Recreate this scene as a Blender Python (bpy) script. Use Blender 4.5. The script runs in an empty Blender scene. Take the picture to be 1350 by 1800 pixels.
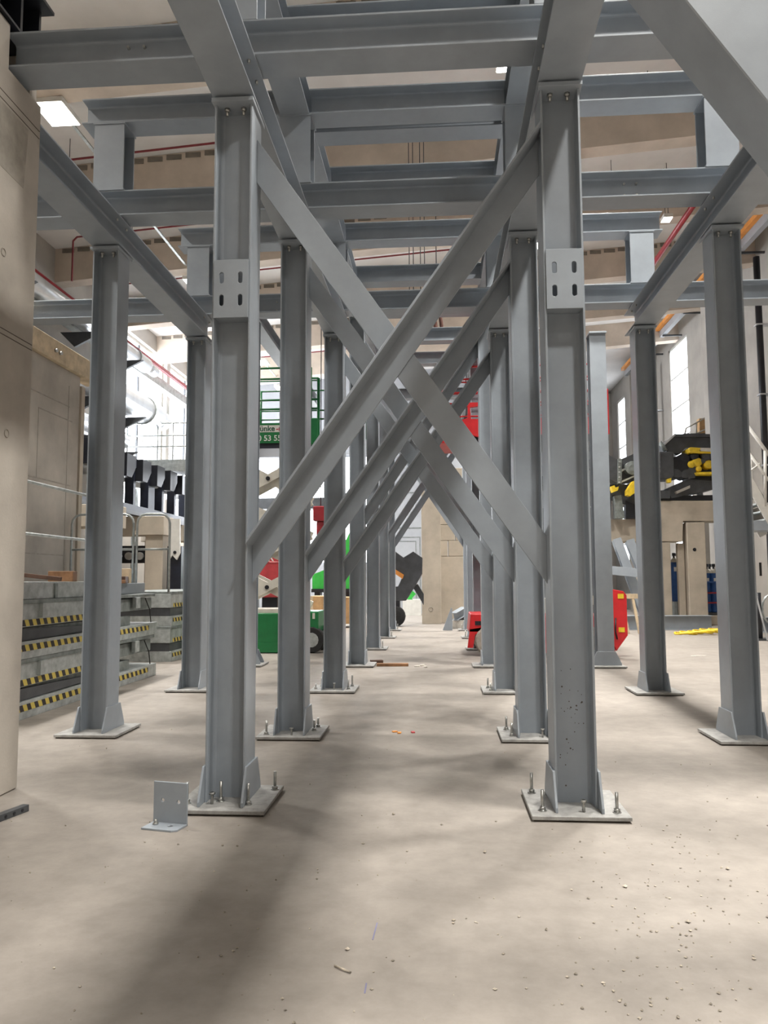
import bpy, bmesh, math, random
from mathutils import Vector, Matrix
random.seed(7)
S = bpy.context.scene
COL = S.collection

# ------------------------------------------------------------------ camera
FPX, YAW, PITCH, ROLL, EYE = 1372.35, .0695, .0863, -.0038, 1.5
R_ = Vector((math.cos(YAW), math.sin(YAW), 0))
F_ = Vector((-math.sin(YAW)*math.cos(PITCH), math.cos(YAW)*math.cos(PITCH), math.sin(PITCH)))
U_ = R_.cross(F_)
R2 = R_*math.cos(ROLL)+U_*math.sin(ROLL)
U2 = U_*math.cos(ROLL)-R_*math.sin(ROLL)
cd = bpy.data.cameras.new('camera'); cam = bpy.data.objects.new('camera', cd); COL.objects.link(cam)
cd.sensor_fit = 'HORIZONTAL'; cd.sensor_width = 36; cd.lens = 36*FPX/1350; cd.clip_end = 300
M_ = Matrix((R2, U2, -F_)).transposed().to_4x4(); M_.translation = Vector((0, 0, EYE))
cam.matrix_world = M_
S.camera = cam

# ------------------------------------------------------------------ world, light, exposure
w = bpy.data.worlds.new('world'); S.world = w; w.use_nodes = True
w.node_tree.nodes['Background'].inputs[0].default_value = (.86, .93, 1, 1)
w.node_tree.nodes['Background'].inputs[1].default_value = 1.0
S.view_settings.view_transform = 'Standard'; S.view_settings.look = 'None'
S.view_settings.gamma = 1; S.view_settings.use_curve_mapping = False
S.view_settings.exposure = 0.0
LAMP_W = 255.0          # watts of every high-bay lamp
WINDOW_E = 13.0         # brightness of the daylit panes
LAMP_COL = (1.0, .965, .91)

def ray(px, py): return F_ + R2*((px-675)/FPX) - U2*((py-900)/FPX)
def atY(px, py, Y):                      # measured point of the place at depth Y
    d = ray(px, py); t = Y/d.y; return Vector((t*d.x, Y, EYE+t*d.z))
def atZ(px, py, z=0.):
    d = ray(px, py); t = (z-EYE)/d.z; return Vector((t*d.x, t*d.y, z))

# ------------------------------------------------------------------ materials
def mat(name, col, rough=.5, metal=0., var=.12, scale=6., bump=0., bscale=60., col2=None, spec=.5, emit=None):
    m = bpy.data.materials.new(name); m.use_nodes = True
    n = m.node_tree; b = n.nodes['Principled BSDF']
    b.inputs['Roughness'].default_value = rough; b.inputs['Metallic'].default_value = metal
    b.inputs['Specular IOR Level'].default_value = spec
    tc = n.nodes.new('ShaderNodeTexCoord')
    nz = n.nodes.new('ShaderNodeTexNoise'); nz.inputs['Scale'].default_value = scale
    nz.inputs['Detail'].default_value = 6; nz.inputs['Roughness'].default_value = .6
    n.links.new(tc.outputs['Object'], nz.inputs['Vector'])
    cr = n.nodes.new('ShaderNodeValToRGB')
    c2 = col2 or tuple(c*(1-var*2) for c in col)
    c1 = tuple(min(1, c*(1+var)) for c in col)
    cr.color_ramp.elements[0].position = .32; cr.color_ramp.elements[1].position = .68
    cr.color_ramp.elements[0].color = (*c2, 1); cr.color_ramp.elements[1].color = (*c1, 1)
    n.links.new(nz.outputs['Fac'], cr.inputs['Fac']); n.links.new(cr.outputs['Color'], b.inputs['Base Color'])
    if bump:
        n2 = n.nodes.new('ShaderNodeTexNoise'); n2.inputs['Scale'].default_value = bscale; n2.inputs['Detail'].default_value = 4
        n.links.new(tc.outputs['Object'], n2.inputs['Vector'])
        bp = n.nodes.new('ShaderNodeBump'); bp.inputs['Strength'].default_value = bump; bp.inputs['Distance'].default_value = .01
        n.links.new(n2.outputs['Fac'], bp.inputs['Height']); n.links.new(bp.outputs['Normal'], b.inputs['Normal'])
    if emit:
        b.inputs['Emission Color'].default_value = (*emit[0], 1); b.inputs['Emission Strength'].default_value = emit[1]
    return m

STEEL = mat('primer_grey_steel', (.292, .325, .36), .40, 0, .05, 3.5, .05, 220)
STEEL_D = mat('dark_grey_steel', (.06, .064, .07), .45, 0, .15, 4)
PLATE = mat('dusty_steel_plate', (.36, .355, .34), .6, 0, .16, 14, .1, 120)
ZINC = mat('zinc_bolt', (.45, .45, .43), .32, .85, .15, 30)
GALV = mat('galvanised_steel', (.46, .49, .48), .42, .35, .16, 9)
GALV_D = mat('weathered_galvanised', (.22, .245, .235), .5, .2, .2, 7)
CONC = mat('precast_concrete', (.44, .40, .35), .85, 0, .09, 1.6, .12, 50)
CONC_W = mat('warm_roof_concrete', (.58, .50, .42), .9, 0, .09, 1.2)
CONC_G = mat('grey_wall_concrete', (.40, .375, .34), .9, 0, .09, .8, .06, 30)
CONC_B = mat('concrete_block', (.49, .43, .35), .9, 0, .10, 1.3, .08, 40)
PATCH = mat('grey_joint_and_shade', (.36, .33, .285), .9, 0, .10, 9)  # grey of joints and rings, also of the shade painted on the pier
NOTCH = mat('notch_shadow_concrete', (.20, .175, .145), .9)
JOINT = mat('dark_joint', (.09, .075, .06), .9)
ROOF = mat('white_roof_slab', (.78, .77, .76), .9, 0, .06, .7)
TIMBER = mat('pale_timber', (.58, .46, .31), .75, 0, .15, 5)
WOOD = mat('brown_timber', (.30, .155, .075), .7, 0, .22, 7)
WOOD_D = mat('dark_brown_timber', (.09, .045, .028), .7, 0, .2, 8)
BLACK = mat('black_paint', (.012, .013, .018), .4, 0, .2, 5)
BLACKB = mat('blue_black_paint', (.012, .015, .028), .4, 0, .2, 5)
RUBBER = mat('black_rubber', (.018, .018, .018), .75, 0, .2, 10)
GREEN = mat('green_paint', (.010, .155, .045), .38, 0, .1, 4)
GREEN_B = mat('bright_green_paint', (.04, .42, .06), .4, 0, .1, 4)
RED = mat('red_paint', (.56, .018, .022), .38, 0, .1, 4)
RED_F = mat('faded_red_paint', (.50, .05, .06), .5, 0, .12, 4)
RED_S = mat('dark_red_pipe_paint', (.19, .012, .02), .4, 0, .1, 4)
RED_P = mat('red_pipe_paint', (.33, .02, .03), .4, 0, .1, 4)
ORANGE = mat('orange_paint', (.75, .30, .06), .45, 0, .08, 4)
YELLOW = mat('yellow_paint', (.78, .55, .03), .42, 0, .12, 6)
WHITE = mat('white_paint', (.68, .67, .63), .45, 0, .06, 5)
CREAM = mat('cream_paint', (.60, .57, .50), .5, 0, .08, 5)
BLUE = mat('blue_cylinder_paint', (.03, .105, .33), .4, 0, .12, 6)
TYRE = mat('grey_tyre', (.33, .29, .25), .85, 0, .12, 12)
CARD = mat('crate_board', (.55, .34, .16), .8, 0, .12, 5)
SILVER = mat('silver_duct', (.60, .62, .64), .3, .55, .08, 3)
PALE = mat('pale_sandwich_panel', (.36, .375, .40), .6, 0, .04, 2)
SCRAP = mat('pale_scrap', (.66, .62, .56), .8, 0, .1, 30)
CRUMB = mat('concrete_crumb', (.42, .37, .30), .9, 0, .35, 25)
RUST = mat('rusty_chain', (.20, .10, .08), .7, .2, .2, 12)
INK_G = mat('dark_green_lettering', (.01, .09, .05), .5)
INK_R = mat('red_lettering', (.5, .03, .05), .5)
INK_W = mat('white_lettering', (.75, .75, .72), .5)
INK_K = mat('black_lettering', (.02, .02, .02), .6)
BLUEINK = mat('blue_chalk', (.21, .205, .32), .9)

def emis(name, col, st):
    m = bpy.data.materials.new(name); m.use_nodes = True; n = m.node_tree
    for x in list(n.nodes): n.nodes.remove(x)
    o = n.nodes.new('ShaderNodeOutputMaterial'); e = n.nodes.new('ShaderNodeEmission')
    e.inputs[0].default_value = (*col, 1); e.inputs[1].default_value = st
    n.links.new(e.outputs[0], o.inputs[0]); return m
LIT = emis('lamp_diffuser', LAMP_COL, 14)
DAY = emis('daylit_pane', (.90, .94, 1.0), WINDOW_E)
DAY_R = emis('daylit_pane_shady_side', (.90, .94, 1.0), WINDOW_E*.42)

def floor_mat():
    m = mat('concrete_floor', (.305, .277, .247), .62, 0, .05, .55, .10, 26, spec=.35)
    n = m.node_tree; b = n.nodes['Principled BSDF']; tc = n.nodes['Texture Coordinate']
    base = b.inputs['Base Color'].links[0].from_socket
    n2 = n.nodes.new('ShaderNodeTexNoise'); n2.inputs['Scale'].default_value = 5; n2.inputs['Detail'].default_value = 9; n2.inputs['Roughness'].default_value = .68
    n.links.new(tc.outputs['Object'], n2.inputs['Vector'])
    cr = n.nodes.new('ShaderNodeValToRGB'); cr.color_ramp.elements[0].position = .3; cr.color_ramp.elements[1].position = .72
    cr.color_ramp.elements[0].color = (.78, .77, .76, 1); cr.color_ramp.elements[1].color = (1.07, 1.06, 1.05, 1)
    n.links.new(n2.outputs['Fac'], cr.inputs['Fac'])
    mx = n.nodes.new('ShaderNodeMix'); mx.data_type = 'RGBA'; mx.blend_type = 'MULTIPLY'; mx.inputs['Factor'].default_value = 1
    n.links.new(base, mx.inputs['A']); n.links.new(cr.outputs['Color'], mx.inputs['B'])
    # small dark specks of dirt
    n3 = n.nodes.new('ShaderNodeTexVoronoi'); n3.inputs['Scale'].default_value = 7.; n3.inputs['Randomness'].default_value = 1
    n.links.new(tc.outputs['Object'], n3.inputs['Vector'])
    lt = n.nodes.new('ShaderNodeMath'); lt.operation = 'LESS_THAN'; lt.inputs[1].default_value = .035
    n.links.new(n3.outputs['Distance'], lt.inputs[0])
    sc = n.nodes.new('ShaderNodeMath'); sc.operation = 'MULTIPLY'; sc.inputs[1].default_value = .5
    n.links.new(lt.outputs[0], sc.inputs[0])
    m2 = n.nodes.new('ShaderNodeMix'); m2.data_type = 'RGBA'; m2.blend_type = 'MIX'
    n.links.new(sc.outputs[0], m2.inputs['Factor']); n.links.new(mx.outputs['Result'], m2.inputs['A']); m2.inputs['B'].default_value = (.15, .12, .09, 1)
    n.links.new(m2.outputs['Result'], b.inputs['Base Color'])
    return m
FLOOR = floor_mat()

def hazard_mat():
    m = mat('hazard_tape', (.6, .47, .05), .6); n = m.node_tree; b = n.nodes['Principled BSDF']; tc = n.nodes['Texture Coordinate']
    sx = n.nodes.new('ShaderNodeSeparateXYZ'); n.links.new(tc.outputs['Object'], sx.inputs[0])
    a = n.nodes.new('ShaderNodeMath'); a.operation = 'MULTIPLY_ADD'; a.inputs[1].default_value = .55
    n.links.new(sx.outputs['Z'], a.inputs[0]); n.links.new(sx.outputs['Y'], a.inputs[2])
    f = n.nodes.new('ShaderNodeMath'); f.operation = 'MULTIPLY'; f.inputs[1].default_value = 6.2; n.links.new(a.outputs[0], f.inputs[0])
    fr = n.nodes.new('ShaderNodeMath'); fr.operation = 'FRACT'; n.links.new(f.outputs[0], fr.inputs[0])
    g = n.nodes.new('ShaderNodeMath'); g.operation = 'GREATER_THAN'; g.inputs[1].default_value = .5; n.links.new(fr.outputs[0], g.inputs[0])
    mx = n.nodes.new('ShaderNodeMix'); mx.data_type = 'RGBA'
    n.links.new(g.outputs[0], mx.inputs['Factor']); mx.inputs['A'].default_value = (.60, .47, .10, 1); mx.inputs['B'].default_value = (.03, .025, .025, 1)
    n.links.new(mx.outputs['Result'], b.inputs['Base Color']); return m
HAZARD = hazard_mat()

# ------------------------------------------------------------------ mesh helpers
class MB:
    def __init__(s): s.v = []; s.f = []; s.sm = set()
    def add(s, vs, fs, smooth=False):
        o = len(s.v); s.v += [tuple(v) for v in vs]
        for f in fs:
            if smooth: s.sm.add(len(s.f))
            s.f.append([i+o for i in f])
        return s
    def box(s, lo, hi):
        (a, b, c), (d, e, f) = lo, hi
        a, d = min(a, d), max(a, d); b, e = min(b, e), max(b, e); c, f = min(c, f), max(c, f)
        return s.add([(a,b,c),(d,b,c),(d,e,c),(a,e,c),(a,b,f),(d,b,f),(d,e,f),(a,e,f)],
                     [(0,3,2,1),(4,5,6,7),(0,1,5,4),(1,2,6,5),(2,3,7,6),(3,0,4,7)])
    def bar(s, p0, p1, w, h, up=(0,0,1)):         # rectangular bar between two points
        p0, p1 = Vector(p0), Vector(p1); d = (p1-p0).normalized(); up = Vector(up)
        if abs(d.dot(up)) > .98: up = Vector((1,0,0)) if abs(d.x) < .9 else Vector((0,1,0))
        x = d.cross(up).normalized(); y = x.cross(d)
        return s.prism([(-w/2,-h/2),(w/2,-h/2),(w/2,h/2),(-w/2,h/2)], p0, p1, x, y)
    def prism(s, poly, p0, p1, x, y):             # polygon in (x,y) swept from p0 to p1
        p0, p1, x, y = map(Vector, (p0, p1, x, y)); n = len(poly)
        if x.cross(y).dot(p1-p0) < 0: poly = poly[::-1]
        vs = [p0+x*u+y*v for u, v in poly]+[p1+x*u+y*v for u, v in poly]
        fs = [tuple(range(n))[::-1], tuple(range(n, 2*n))]+[(i, (i+1) % n, n+(i+1) % n, n+i) for i in range(n)]
        # polygon is taken as counter-clockwise
        ar = sum(poly[i][0]*poly[(i+1) % n][1]-poly[(i+1) % n][0]*poly[i][1] for i in range(n))
        if (ar < 0) != (x.cross(y).dot(p1-p0) < 0): fs = [f[::-1] for f in fs]
        return s.add(vs, fs)
    def tube(s, pts, r, seg=8, caps=True):
        pts = [Vector(p) for p in pts]; n = len(pts); rings = []
        t0 = (pts[1]-pts[0]).normalized(); up = Vector((0,0,1)) if abs(t0.z) < .9 else Vector((1,0,0))
        x = t0.cross(up).normalized()
        vs = []
        for i, p in enumerate(pts):
            t = ((pts[min(i+1,n-1)]-p).normalized()+(p-pts[max(i-1,0)]).normalized()).normalized()
            x = (x-t*x.dot(t)).normalized(); y = t.cross(x)
            rr = r[i] if isinstance(r, (list, tuple)) else r
            vs += [p+(x*math.cos(2*math.pi*k/seg)+y*math.sin(2*math.pi*k/seg))*rr for k in range(seg)]
        fs = [(i*seg+k, i*seg+(k+1) % seg, (i+1)*seg+(k+1) % seg, (i+1)*seg+k) for i in range(n-1) for k in range(seg)]
        s.add(vs, fs, True)
        if caps:
            o = len(s.v)-len(vs); s.f.append([o+k for k in range(seg)][::-1]); s.f.append([o+(n-1)*seg+k for k in range(seg)])
        return s
    def cyl(s, p0, p1, r, seg=12): return s.tube([p0, p1], r, seg)
    def lathe(s, c, prof, seg=14, axis=(0,0,1)):  # prof: list of (radius, height)
        ax = Vector(axis).normalized(); c = Vector(c); n = len(prof)
        x = ax.cross(Vector((0,0,1)) if abs(ax.z) < .9 else Vector((1,0,0))).normalized(); y = ax.cross(x)
        vs = [c+ax*h+(x*math.cos(2*math.pi*k/seg)+y*math.sin(2*math.pi*k/seg))*max(r, .0005) for r, h in prof for k in range(seg)]
        o = len(s.v); s.add(vs, [(i*seg+k, i*seg+(k+1) % seg, (i+1)*seg+(k+1) % seg, (i+1)*seg+k) for i in range(n-1) for k in range(seg)], False)
        s.f.append([o+k for k in range(seg)][::-1]); s.f.append([o+(n-1)*seg+k for k in range(seg)]); return s
    def build(s, name, m, parent=None, bevel=0., local=True):
        me = bpy.data.meshes.new(name)
        off = Vector((0,0,0))
        if parent is not None: off = world_loc(parent)
        me.from_pydata([tuple(Vector(v)-off) for v in s.v], [], s.f)
        me.materials.append(m)
        for i in s.sm: me.polygons[i].use_smooth = True
        me.update()
        o = bpy.data.objects.new(name, me); COL.objects.link(o)
        if parent is not None: o.parent = parent
        if bevel:
            b = o.modifiers.new('bevel', 'BEVEL'); b.width = bevel; b.segments = 1; b.limit_method = 'ANGLE'; b.angle_limit = math.radians(50)
        return o
def world_loc(o):
    l = Vector(o.location)
    while o.parent is not None: o = o.parent; l = l+Vector(o.location)
    return l
def tag(o, label=None, cat=None, group=None, kind=None):
    if label: o['label'] = label
    if cat: o['category'] = cat
    if group: o['group'] = group
    if kind: o['kind'] = kind
    elif cat: o['kind'] = 'thing'
    return o
def thing(name, loc, label, cat, group=None, rz=0):
    o = bpy.data.objects.new(name, None); COL.objects.link(o); o.location = loc; o.rotation_euler = (0,0,rz)
    o.empty_display_size = .1
    return tag(o, label, cat, group, 'thing')
def struct(o): o['kind'] = 'structure'; return o

def holed_plate(outer, holes, t):
    """flat plate in (u,v) with holes, thickness t along w; returns (verts, faces)"""
    bm = bmesh.new(); edges = []
    for loop in [outer]+holes:
        vs = [bm.verts.new((u, v, 0)) for u, v in loop]
        edges += [bm.edges.new((vs[i], vs[(i+1) % len(vs)])) for i in range(len(vs))]
    bmesh.ops.triangle_fill(bm, edges=edges, use_beauty=True, use_dissolve=False)
    r = bmesh.ops.extrude_face_region(bm, geom=bm.faces[:])
    for g in r['geom']:
        if isinstance(g, bmesh.types.BMVert): g.co.z += t
    bmesh.ops.recalc_face_normals(bm, faces=bm.faces[:])
    bm.verts.index_update()
    V = [tuple(v.co) for v in bm.verts]; Fc = [[v.index for v in f.verts] for f in bm.faces]; bm.free(); return V, Fc
def slot(cx, cy, w, h, n=6):
    r = w/2; d = h/2-r
    return [(cx+r*math.cos(a), cy+d+r*math.sin(a)) for a in [math.pi*i/n for i in range(n+1)]] + \
           [(cx-r*math.cos(a), cy-d-r*math.sin(a)) for a in [math.pi*i/n for i in range(n+1)]]
def circ(cx, cy, r, n=14): return [(cx+r*math.cos(2*math.pi*i/n), cy+r*math.sin(2*math.pi*i/n)) for i in range(n)]

def iprof(h, b, tw, tf, r=.02):                    # wide-flange section, counter-clockwise, height along v
    q = []
    def fil(cx, cy, a0): return [(cx+r*math.cos(a0+i*math.pi/6), cy+r*math.sin(a0+i*math.pi/6)) for i in range(4)]
    hw, H2, W2 = b/2, h/2, tw/2; c = .0025
    pts = [(-hw+c,-H2),(hw-c,-H2),(hw,-H2+c),(hw,-H2+tf-c),(hw-c,-H2+tf)]
    pts += fil(W2+r, -H2+tf+r, -math.pi/2)[::1] and [(W2+r-r*math.sin(t), -H2+tf+r-r*math.cos(t)) for t in (0, .52, 1.05, 1.57)]
    pts += [(W2+r-r*math.sin(t), H2-tf-r+r*math.cos(t)) for t in (1.57, 1.05, .52, 0)]
    pts += [(hw-c,H2-tf),(hw,H2-tf+c),(hw,H2-c),(hw-c,H2)]
    return pts+[(-u, -v) for u, v in pts]
def ibeam(p0, p1, h=.27, b=.28, tw=.011, tf=.016, up=(0,0,1), mb=None):
    p0, p1, up = Vector(p0), Vector(p1), Vector(up); d = (p1-p0).normalized(); x = d.cross(up).normalized(); y = x.cross(d).normalized()
    return (mb or MB()).prism(iprof(h, b, tw, tf), p0, p1, x, y)

# ================================================================== THE HALL
WXL, WXR, WYB, WYF, WYL, XJ = -10.2, 9.6, 47., -28., 35.2, 2.0
RZ = lambda x: 11.15+.075*x                        # roof underside
fl = struct(MB().box((WXL-1, WYF-1, -.3), (WXR+1, WYB+1, 0)).build('floor', FLOOR))
ce = MB(); ce.prism([(WXL-.5, RZ(WXL-.5)), (WXR+.5, RZ(WXR+.5)), (WXR+.5, RZ(WXR+.5)+.3), (WXL-.5, RZ(WXL-.5)+.3)], (0,WYF-.5,0), (0,WYB+.5,0), (1,0,0), (0,0,1))
ceiling = struct(ce.build('ceiling', ROOF))
rb0 = None
for i in range(-10, 9):                            # precast roof beams
    y = 12.05+3.8*i
    m = MB(); m.prism([(WXL, RZ(WXL)-.92), (WXR, RZ(WXR)-.92), (WXR, RZ(WXR)), (WXL, RZ(WXL))], (0,y,0), (0,y+.42,0), (1,0,0), (0,0,1))
    if y < WYL-.6: m.build('roof_beam', CONC_W, ceiling)
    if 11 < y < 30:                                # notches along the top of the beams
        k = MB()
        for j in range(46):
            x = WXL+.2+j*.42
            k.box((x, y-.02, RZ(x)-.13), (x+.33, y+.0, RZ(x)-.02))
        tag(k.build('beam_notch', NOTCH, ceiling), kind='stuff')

def wall_with_windows(name, axis, c, t, lo, hi, z1, wins, material):
    """wall at axis=c, thickness t, running lo..hi, height z1; wins = (a0,a1,z0,z1) openings"""
    m = MB()
    def put(a0, a1, b0, b1):
        if axis == 'x': m.box((c, a0, b0), (c+t, a1, b1))
        else: m.box((a0, c, b0), (a1, c+t, b1))
    wins = sorted(wins); p = lo
    for a0, a1, b0, b1 in wins:
        put(p, a0, 0, z1); put(a0, a1, 0, b0); put(a0, a1, b1, z1); p = a1
    put(p, hi, 0, z1)
    return struct(m.build(name, material))
# windows: left wall (big glazed bays), right wall (tall slots), back wall (gates and band)
winL = [(23.8, 28.4, 3.0, 9.8), (28.75, 33.4, 3.0, 9.8), (33.7, 35.1, 3.0, 9.8)]
winR = [(30.1, 32.5, 2.0, 10.9), (39.4, 41.9, 2.0, 10.9)]
winB = [(-8.8, -3.0, 2.2, 7.2)]
wall_with_windows('wall_left', 'x', WXL, -.4, WYF-.5, WYL+.5, 11.2, winL, CONC_G)
wall_with_windows('wall_right', 'x', WXR, .4, WYF-.5, WYB+.5, 12.2, winR, CONC_G)
wall_with_windows('wall_back', 'y', WYL, .4, WXL-.5, XJ, 12.2, winB, PALE)
struct(MB().box((XJ, WYB, 0), (WXR+.5, WYB+.4, 12.2)).build('wall_recess', PALE))
struct(MB().box((XJ-.4, WYL+.4, 0), (XJ, WYB+.4, 12.2)).build('wall_return', PALE))
struct(MB().box((WXL-.5, WYF, 0), (WXR+.5, WYF-.4, 12.2)).build('wall_front', CONC_G))
wn = 0
def window(axis, c, a0, a1, z0, z1, nv, nh, fr=.09, day=DAY):
    global wn; wn += 1
    P = (lambda a, d, z: (c+d, a, z)) if axis == 'x' else (lambda a, d, z: (a, c+d, z))
    f = MB()
    for a in (a0, a1-fr): f.box(P(a, -.08, z0), P(a+fr, .08, z1))
    for z in (z0, z1-fr): f.box(P(a0, -.08, z), P(a1, .08, z+fr))
    o = struct(f.build('window_%d' % wn, WHITE if axis == 'x' else PALE))
    for i in range(1, nv):
        a = a0+(a1-a0)*i/nv; MB().box(P(a-.05, -.07, z0), P(a+.05, .07, z1)).build('mullion', STEEL_D if axis == 'x' else PALE, o)
    for i in range(1, nh):
        z = z0+(z1-z0)*i/nh; MB().box(P(a0, -.06, z-.03), P(a1, .06, z+.03)).build('glazing_bar', WHITE, o)
    for i in range(nv):
        for j in range(nh):
            MB().box(P(a0+(a1-a0)*i/nv, -.01, z0+(z1-z0)*j/nh), P(a0+(a1-a0)*(i+1)/nv, .01, z0+(z1-z0)*(j+1)/nh)).build('pane', day, o)
for a in winL: window('x', WXL-.25, *a, 2, 2)
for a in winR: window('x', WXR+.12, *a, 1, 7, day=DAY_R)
for a in winB: window('y', WYL+.2, *a, 4, 2)
# ribs of the right wall
tr = 0
for y in (8.5, 17.5, 26.0, 34.3, 37.2, 43.2):
    tr += 1; struct(MB().box((WXR-.45, y, 0), (WXR, y+1.1, 11.7)).build('trim_%d' % tr, CONC_G))
# back-wall sheet joints
for z in (2.2, 3.8, 5.4, 7.9, 9.0):
    tr += 1; struct(MB().box((-2.9, WYL-.02, z), (XJ, WYL, z+.04)).build('trim_%d' % tr, GALV_D))
door = struct(MB().box((-2.6, WYL-.05, 0), (-.7, WYL, 3.5)).build('door_1', PALE))
for k_, (a_, b_) in enumerate(((.12, 3.38), (.3, 3.2))):
    for x_ in (-2.6+a_, -.7-a_-.03): MB().box((x_, WYL-.06, 0), (x_+.03, WYL-.05, b_)).build('door_line', GALV_D, door)
    MB().box((-2.6+a_, WYL-.06, b_), (-.7-a_, WYL-.05, b_+.03)).build('door_line', GALV_D, door)

# ------------------------------------------------------------------ lamps of the hall
def lamp(x, y, z, label, pw=1., sz=1.):
    t = thing('high_bay_light', (x, y, z), label, 'lamp', 'high-bay lamps under the roof')
    MB().box((x-.27*sz, y-.36*sz, z), (x+.27*sz, y+.36*sz, z+.09)).build('housing', WHITE, t)
    MB().box((x-.25*sz, y-.34*sz, z-.012), (x+.25*sz, y+.34*sz, z-.002)).build('diffuser', LIT, t)
    for s in (-.3*sz, .3*sz): MB().cyl((x, y+s, z+.09), (x, y+s, RZ(x)), .008, 6).build('hanger', STEEL_D, t)
    ld = bpy.data.lights.new('lamp_light', 'AREA'); ld.shape = 'RECTANGLE'; ld.size = .5*sz; ld.size_y = .68*sz; ld.energy = LAMP_W*pw; ld.color = LAMP_COL; ld.spread = math.radians(115)
    lo = bpy.data.objects.new('lamp_light', ld); COL.objects.link(lo); lo.parent = t; lo.location = (0, 0, -.03)
for k in range(-9, 6):
    y = 12.6+3.95*k
    if y < WYF+1: continue
    lab = {0: 'bright square ceiling lamp glowing left of the steel frames near the concrete pier',
           4: 'round glow of a far ceiling lamp above the green platform lift',
           5: 'far ceiling lamp glowing just right of and below another above the green lift'}.get(k, 'ceiling lamp of the left row, out of sight behind beams')
    lamp(-6.6, y, 9.65, lab)
for k in range(-9, 6):
    y = 12.3+3.95*k
    if y < WYF+1: continue
    lamp(2.75, y, 10.35, 'ceiling lamp of the middle row, hidden behind the steel frames', 1.42)
pl_ = atZ(902, 103, 10.3)
lamp(pl_.x, pl_.y, 10.3, 'ceiling lamp seen as a bright sliver beside the upper right beam', .5)
lamp(5.62, 18.75, 10.2, 'small bright ceiling lamp shining beside a red pipe at right', .5, .4)

# ================================================================== STEEL FRAME
XL = {'Lo': -3.376, 'Li': -1.425, 'Ri': .867, 'Ro': 2.82}
YR = [None, 5.35, 7.68, 10.70, 13.76, 17.05, 20.34, 23.3]
ZC = 4.91; ZB1 = 4.93; HB1 = .31; ZX1 = 5.25; HX = .27; ZU = 6.25
ORD = ['', 'nearest', 'second', 'third', 'fourth', 'fifth', 'sixth', 'seventh']
LINE = {'Lo': 'left outer', 'Li': 'left inner', 'Ri': 'right inner', 'Ro': 'right outer'}
def rod(x, y, z, h, parent, head=False):
    m = MB(); m.cyl((x, y, z), (x, y, z+h), .0105, 8)
    if head: m.cyl((x, y, z+h-.014), (x, y, z+h), .021, 6)
    else:
        m.cyl((x, y, z), (x, y, z+.006), .028, 12); m.cyl((x, y, z+.006), (x, y, z+.026), .021, 6)
    m.build('anchor_bolt', ZINC, parent)
def column(line, row, top, rods=(), splice=False, rot=False, lab=None):
    x, y = XL[line], YR[row]
    t = thing('steel_column', (x, y, 0), lab, 'column', 'grey steel columns of the frame')
    zp0, zp1 = .012, .037
    m = MB(); ex, ey = (Vector((0,1,0)), Vector((1,0,0))) if not rot else (Vector((1,0,0)), Vector((0,1,0)))
    m.prism(iprof(.27, .28, .011, .015, .024), (x, y, zp1), (x, y, top-.03), ex, ey)
    m.build('shaft', STEEL, t)
    MB().box((x-.305, y-.318, zp0), (x+.305, y+.318, zp1)).build('base_plate', PLATE, t, .003)
    MB().box((x-.29, y-.30, 0), (x+.29, y+.30, zp0)).build('grout_shim', JOINT, t)
    for s in (-1, 1):                              # splayed stiffeners on the outer flange faces
        pol = [(-.255, zp1), (.255, zp1), (.255, zp1+.03), (.155, zp1+.235), (-.155, zp1+.235), (-.255, zp1+.03)]
        o = .135
        if not rot: MB().prism(pol, (x+s*o, y, 0), (x+s*(o+.016), y, 0), (0,1,0), (0,0,1)).build('gusset', STEEL, t, .002)
        else: MB().prism(pol, (x, y+s*o, 0), (x, y+s*(o+.016), 0), (1,0,0), (0,0,1)).build('gusset', STEEL, t, .002)
    c = MB(); c.box((x-.15, y-.185, top-.03), (x+.15, y+.185, top)); c.build('cap_plate', STEEL, t, .002)
    if row <= 3 and not rot:                       # two bolts hanging below the cap plate at the front
        for s in (-.06, .06):
            b = MB(); b.cyl((x+s, y-.09, top-.085), (x+s, y-.09, top-.03), .011, 8); b.cyl((x+s, y-.09, top-.055), (x+s, y-.09, top-.03), .02, 6)
            b.build('cap_bolt', ZINC, t)
    for (dx, dy, h, head) in rods: rod(x+dx, y+dy, zp1, h, t, head)
    if splice:
        z0, z1 = (3.315, 3.73)
        V, Fc = holed_plate([(-.122, 0), (.122, 0), (.122, z1-z0), (-.122, z1-z0)],
                            [slot(sx*.066, zz, .032, .082) for sx in (-1, 1) for zz in (.125, .285)], .016)
        mb = MB(); mb.add([(x+u, y-.158+w_, z0+v) for u, v, w_ in V], Fc); mb.build('splice_plate', STEEL, t, .0015)
        MB().box((x-.12, y-.142, z0+.01), (x+.12, y-.02, z0+.022)).build('splice_seat', STEEL, t)
    return t
def R4(pts): return pts
fr1 = [(-.245,.215,.135,False),(-.225,-.20,.13,False),(.03,-.215,.075,True),(.195,.20,.135,False),(.235,-.215,.125,False)]
fl1 = [(-.245,-.165,.135,False),(-.075,-.17,.075,True),(-.035,-.105,.13,False),(.165,-.17,.135,False),(.265,.20,.125,False)]
fl2 = [(-.225,-.2,.13,False),(-.2,.2,.1,False),(.02,-.22,.07,True),(.2,.02,.1,False),(.21,.2,.09,False)]
fr2 = [(-.225,.15,.13,False),(-.2,-.16,.12,False),(.08,-.2,.08,True),(.23,.15,.1,False)]
fl3 = [(-.2,.15,.12,False),(-.24,-.12,.07,False),(.02,-.2,.09,True),(.2,-.12,.13,False),(.22,.18,.15,False)]
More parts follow.
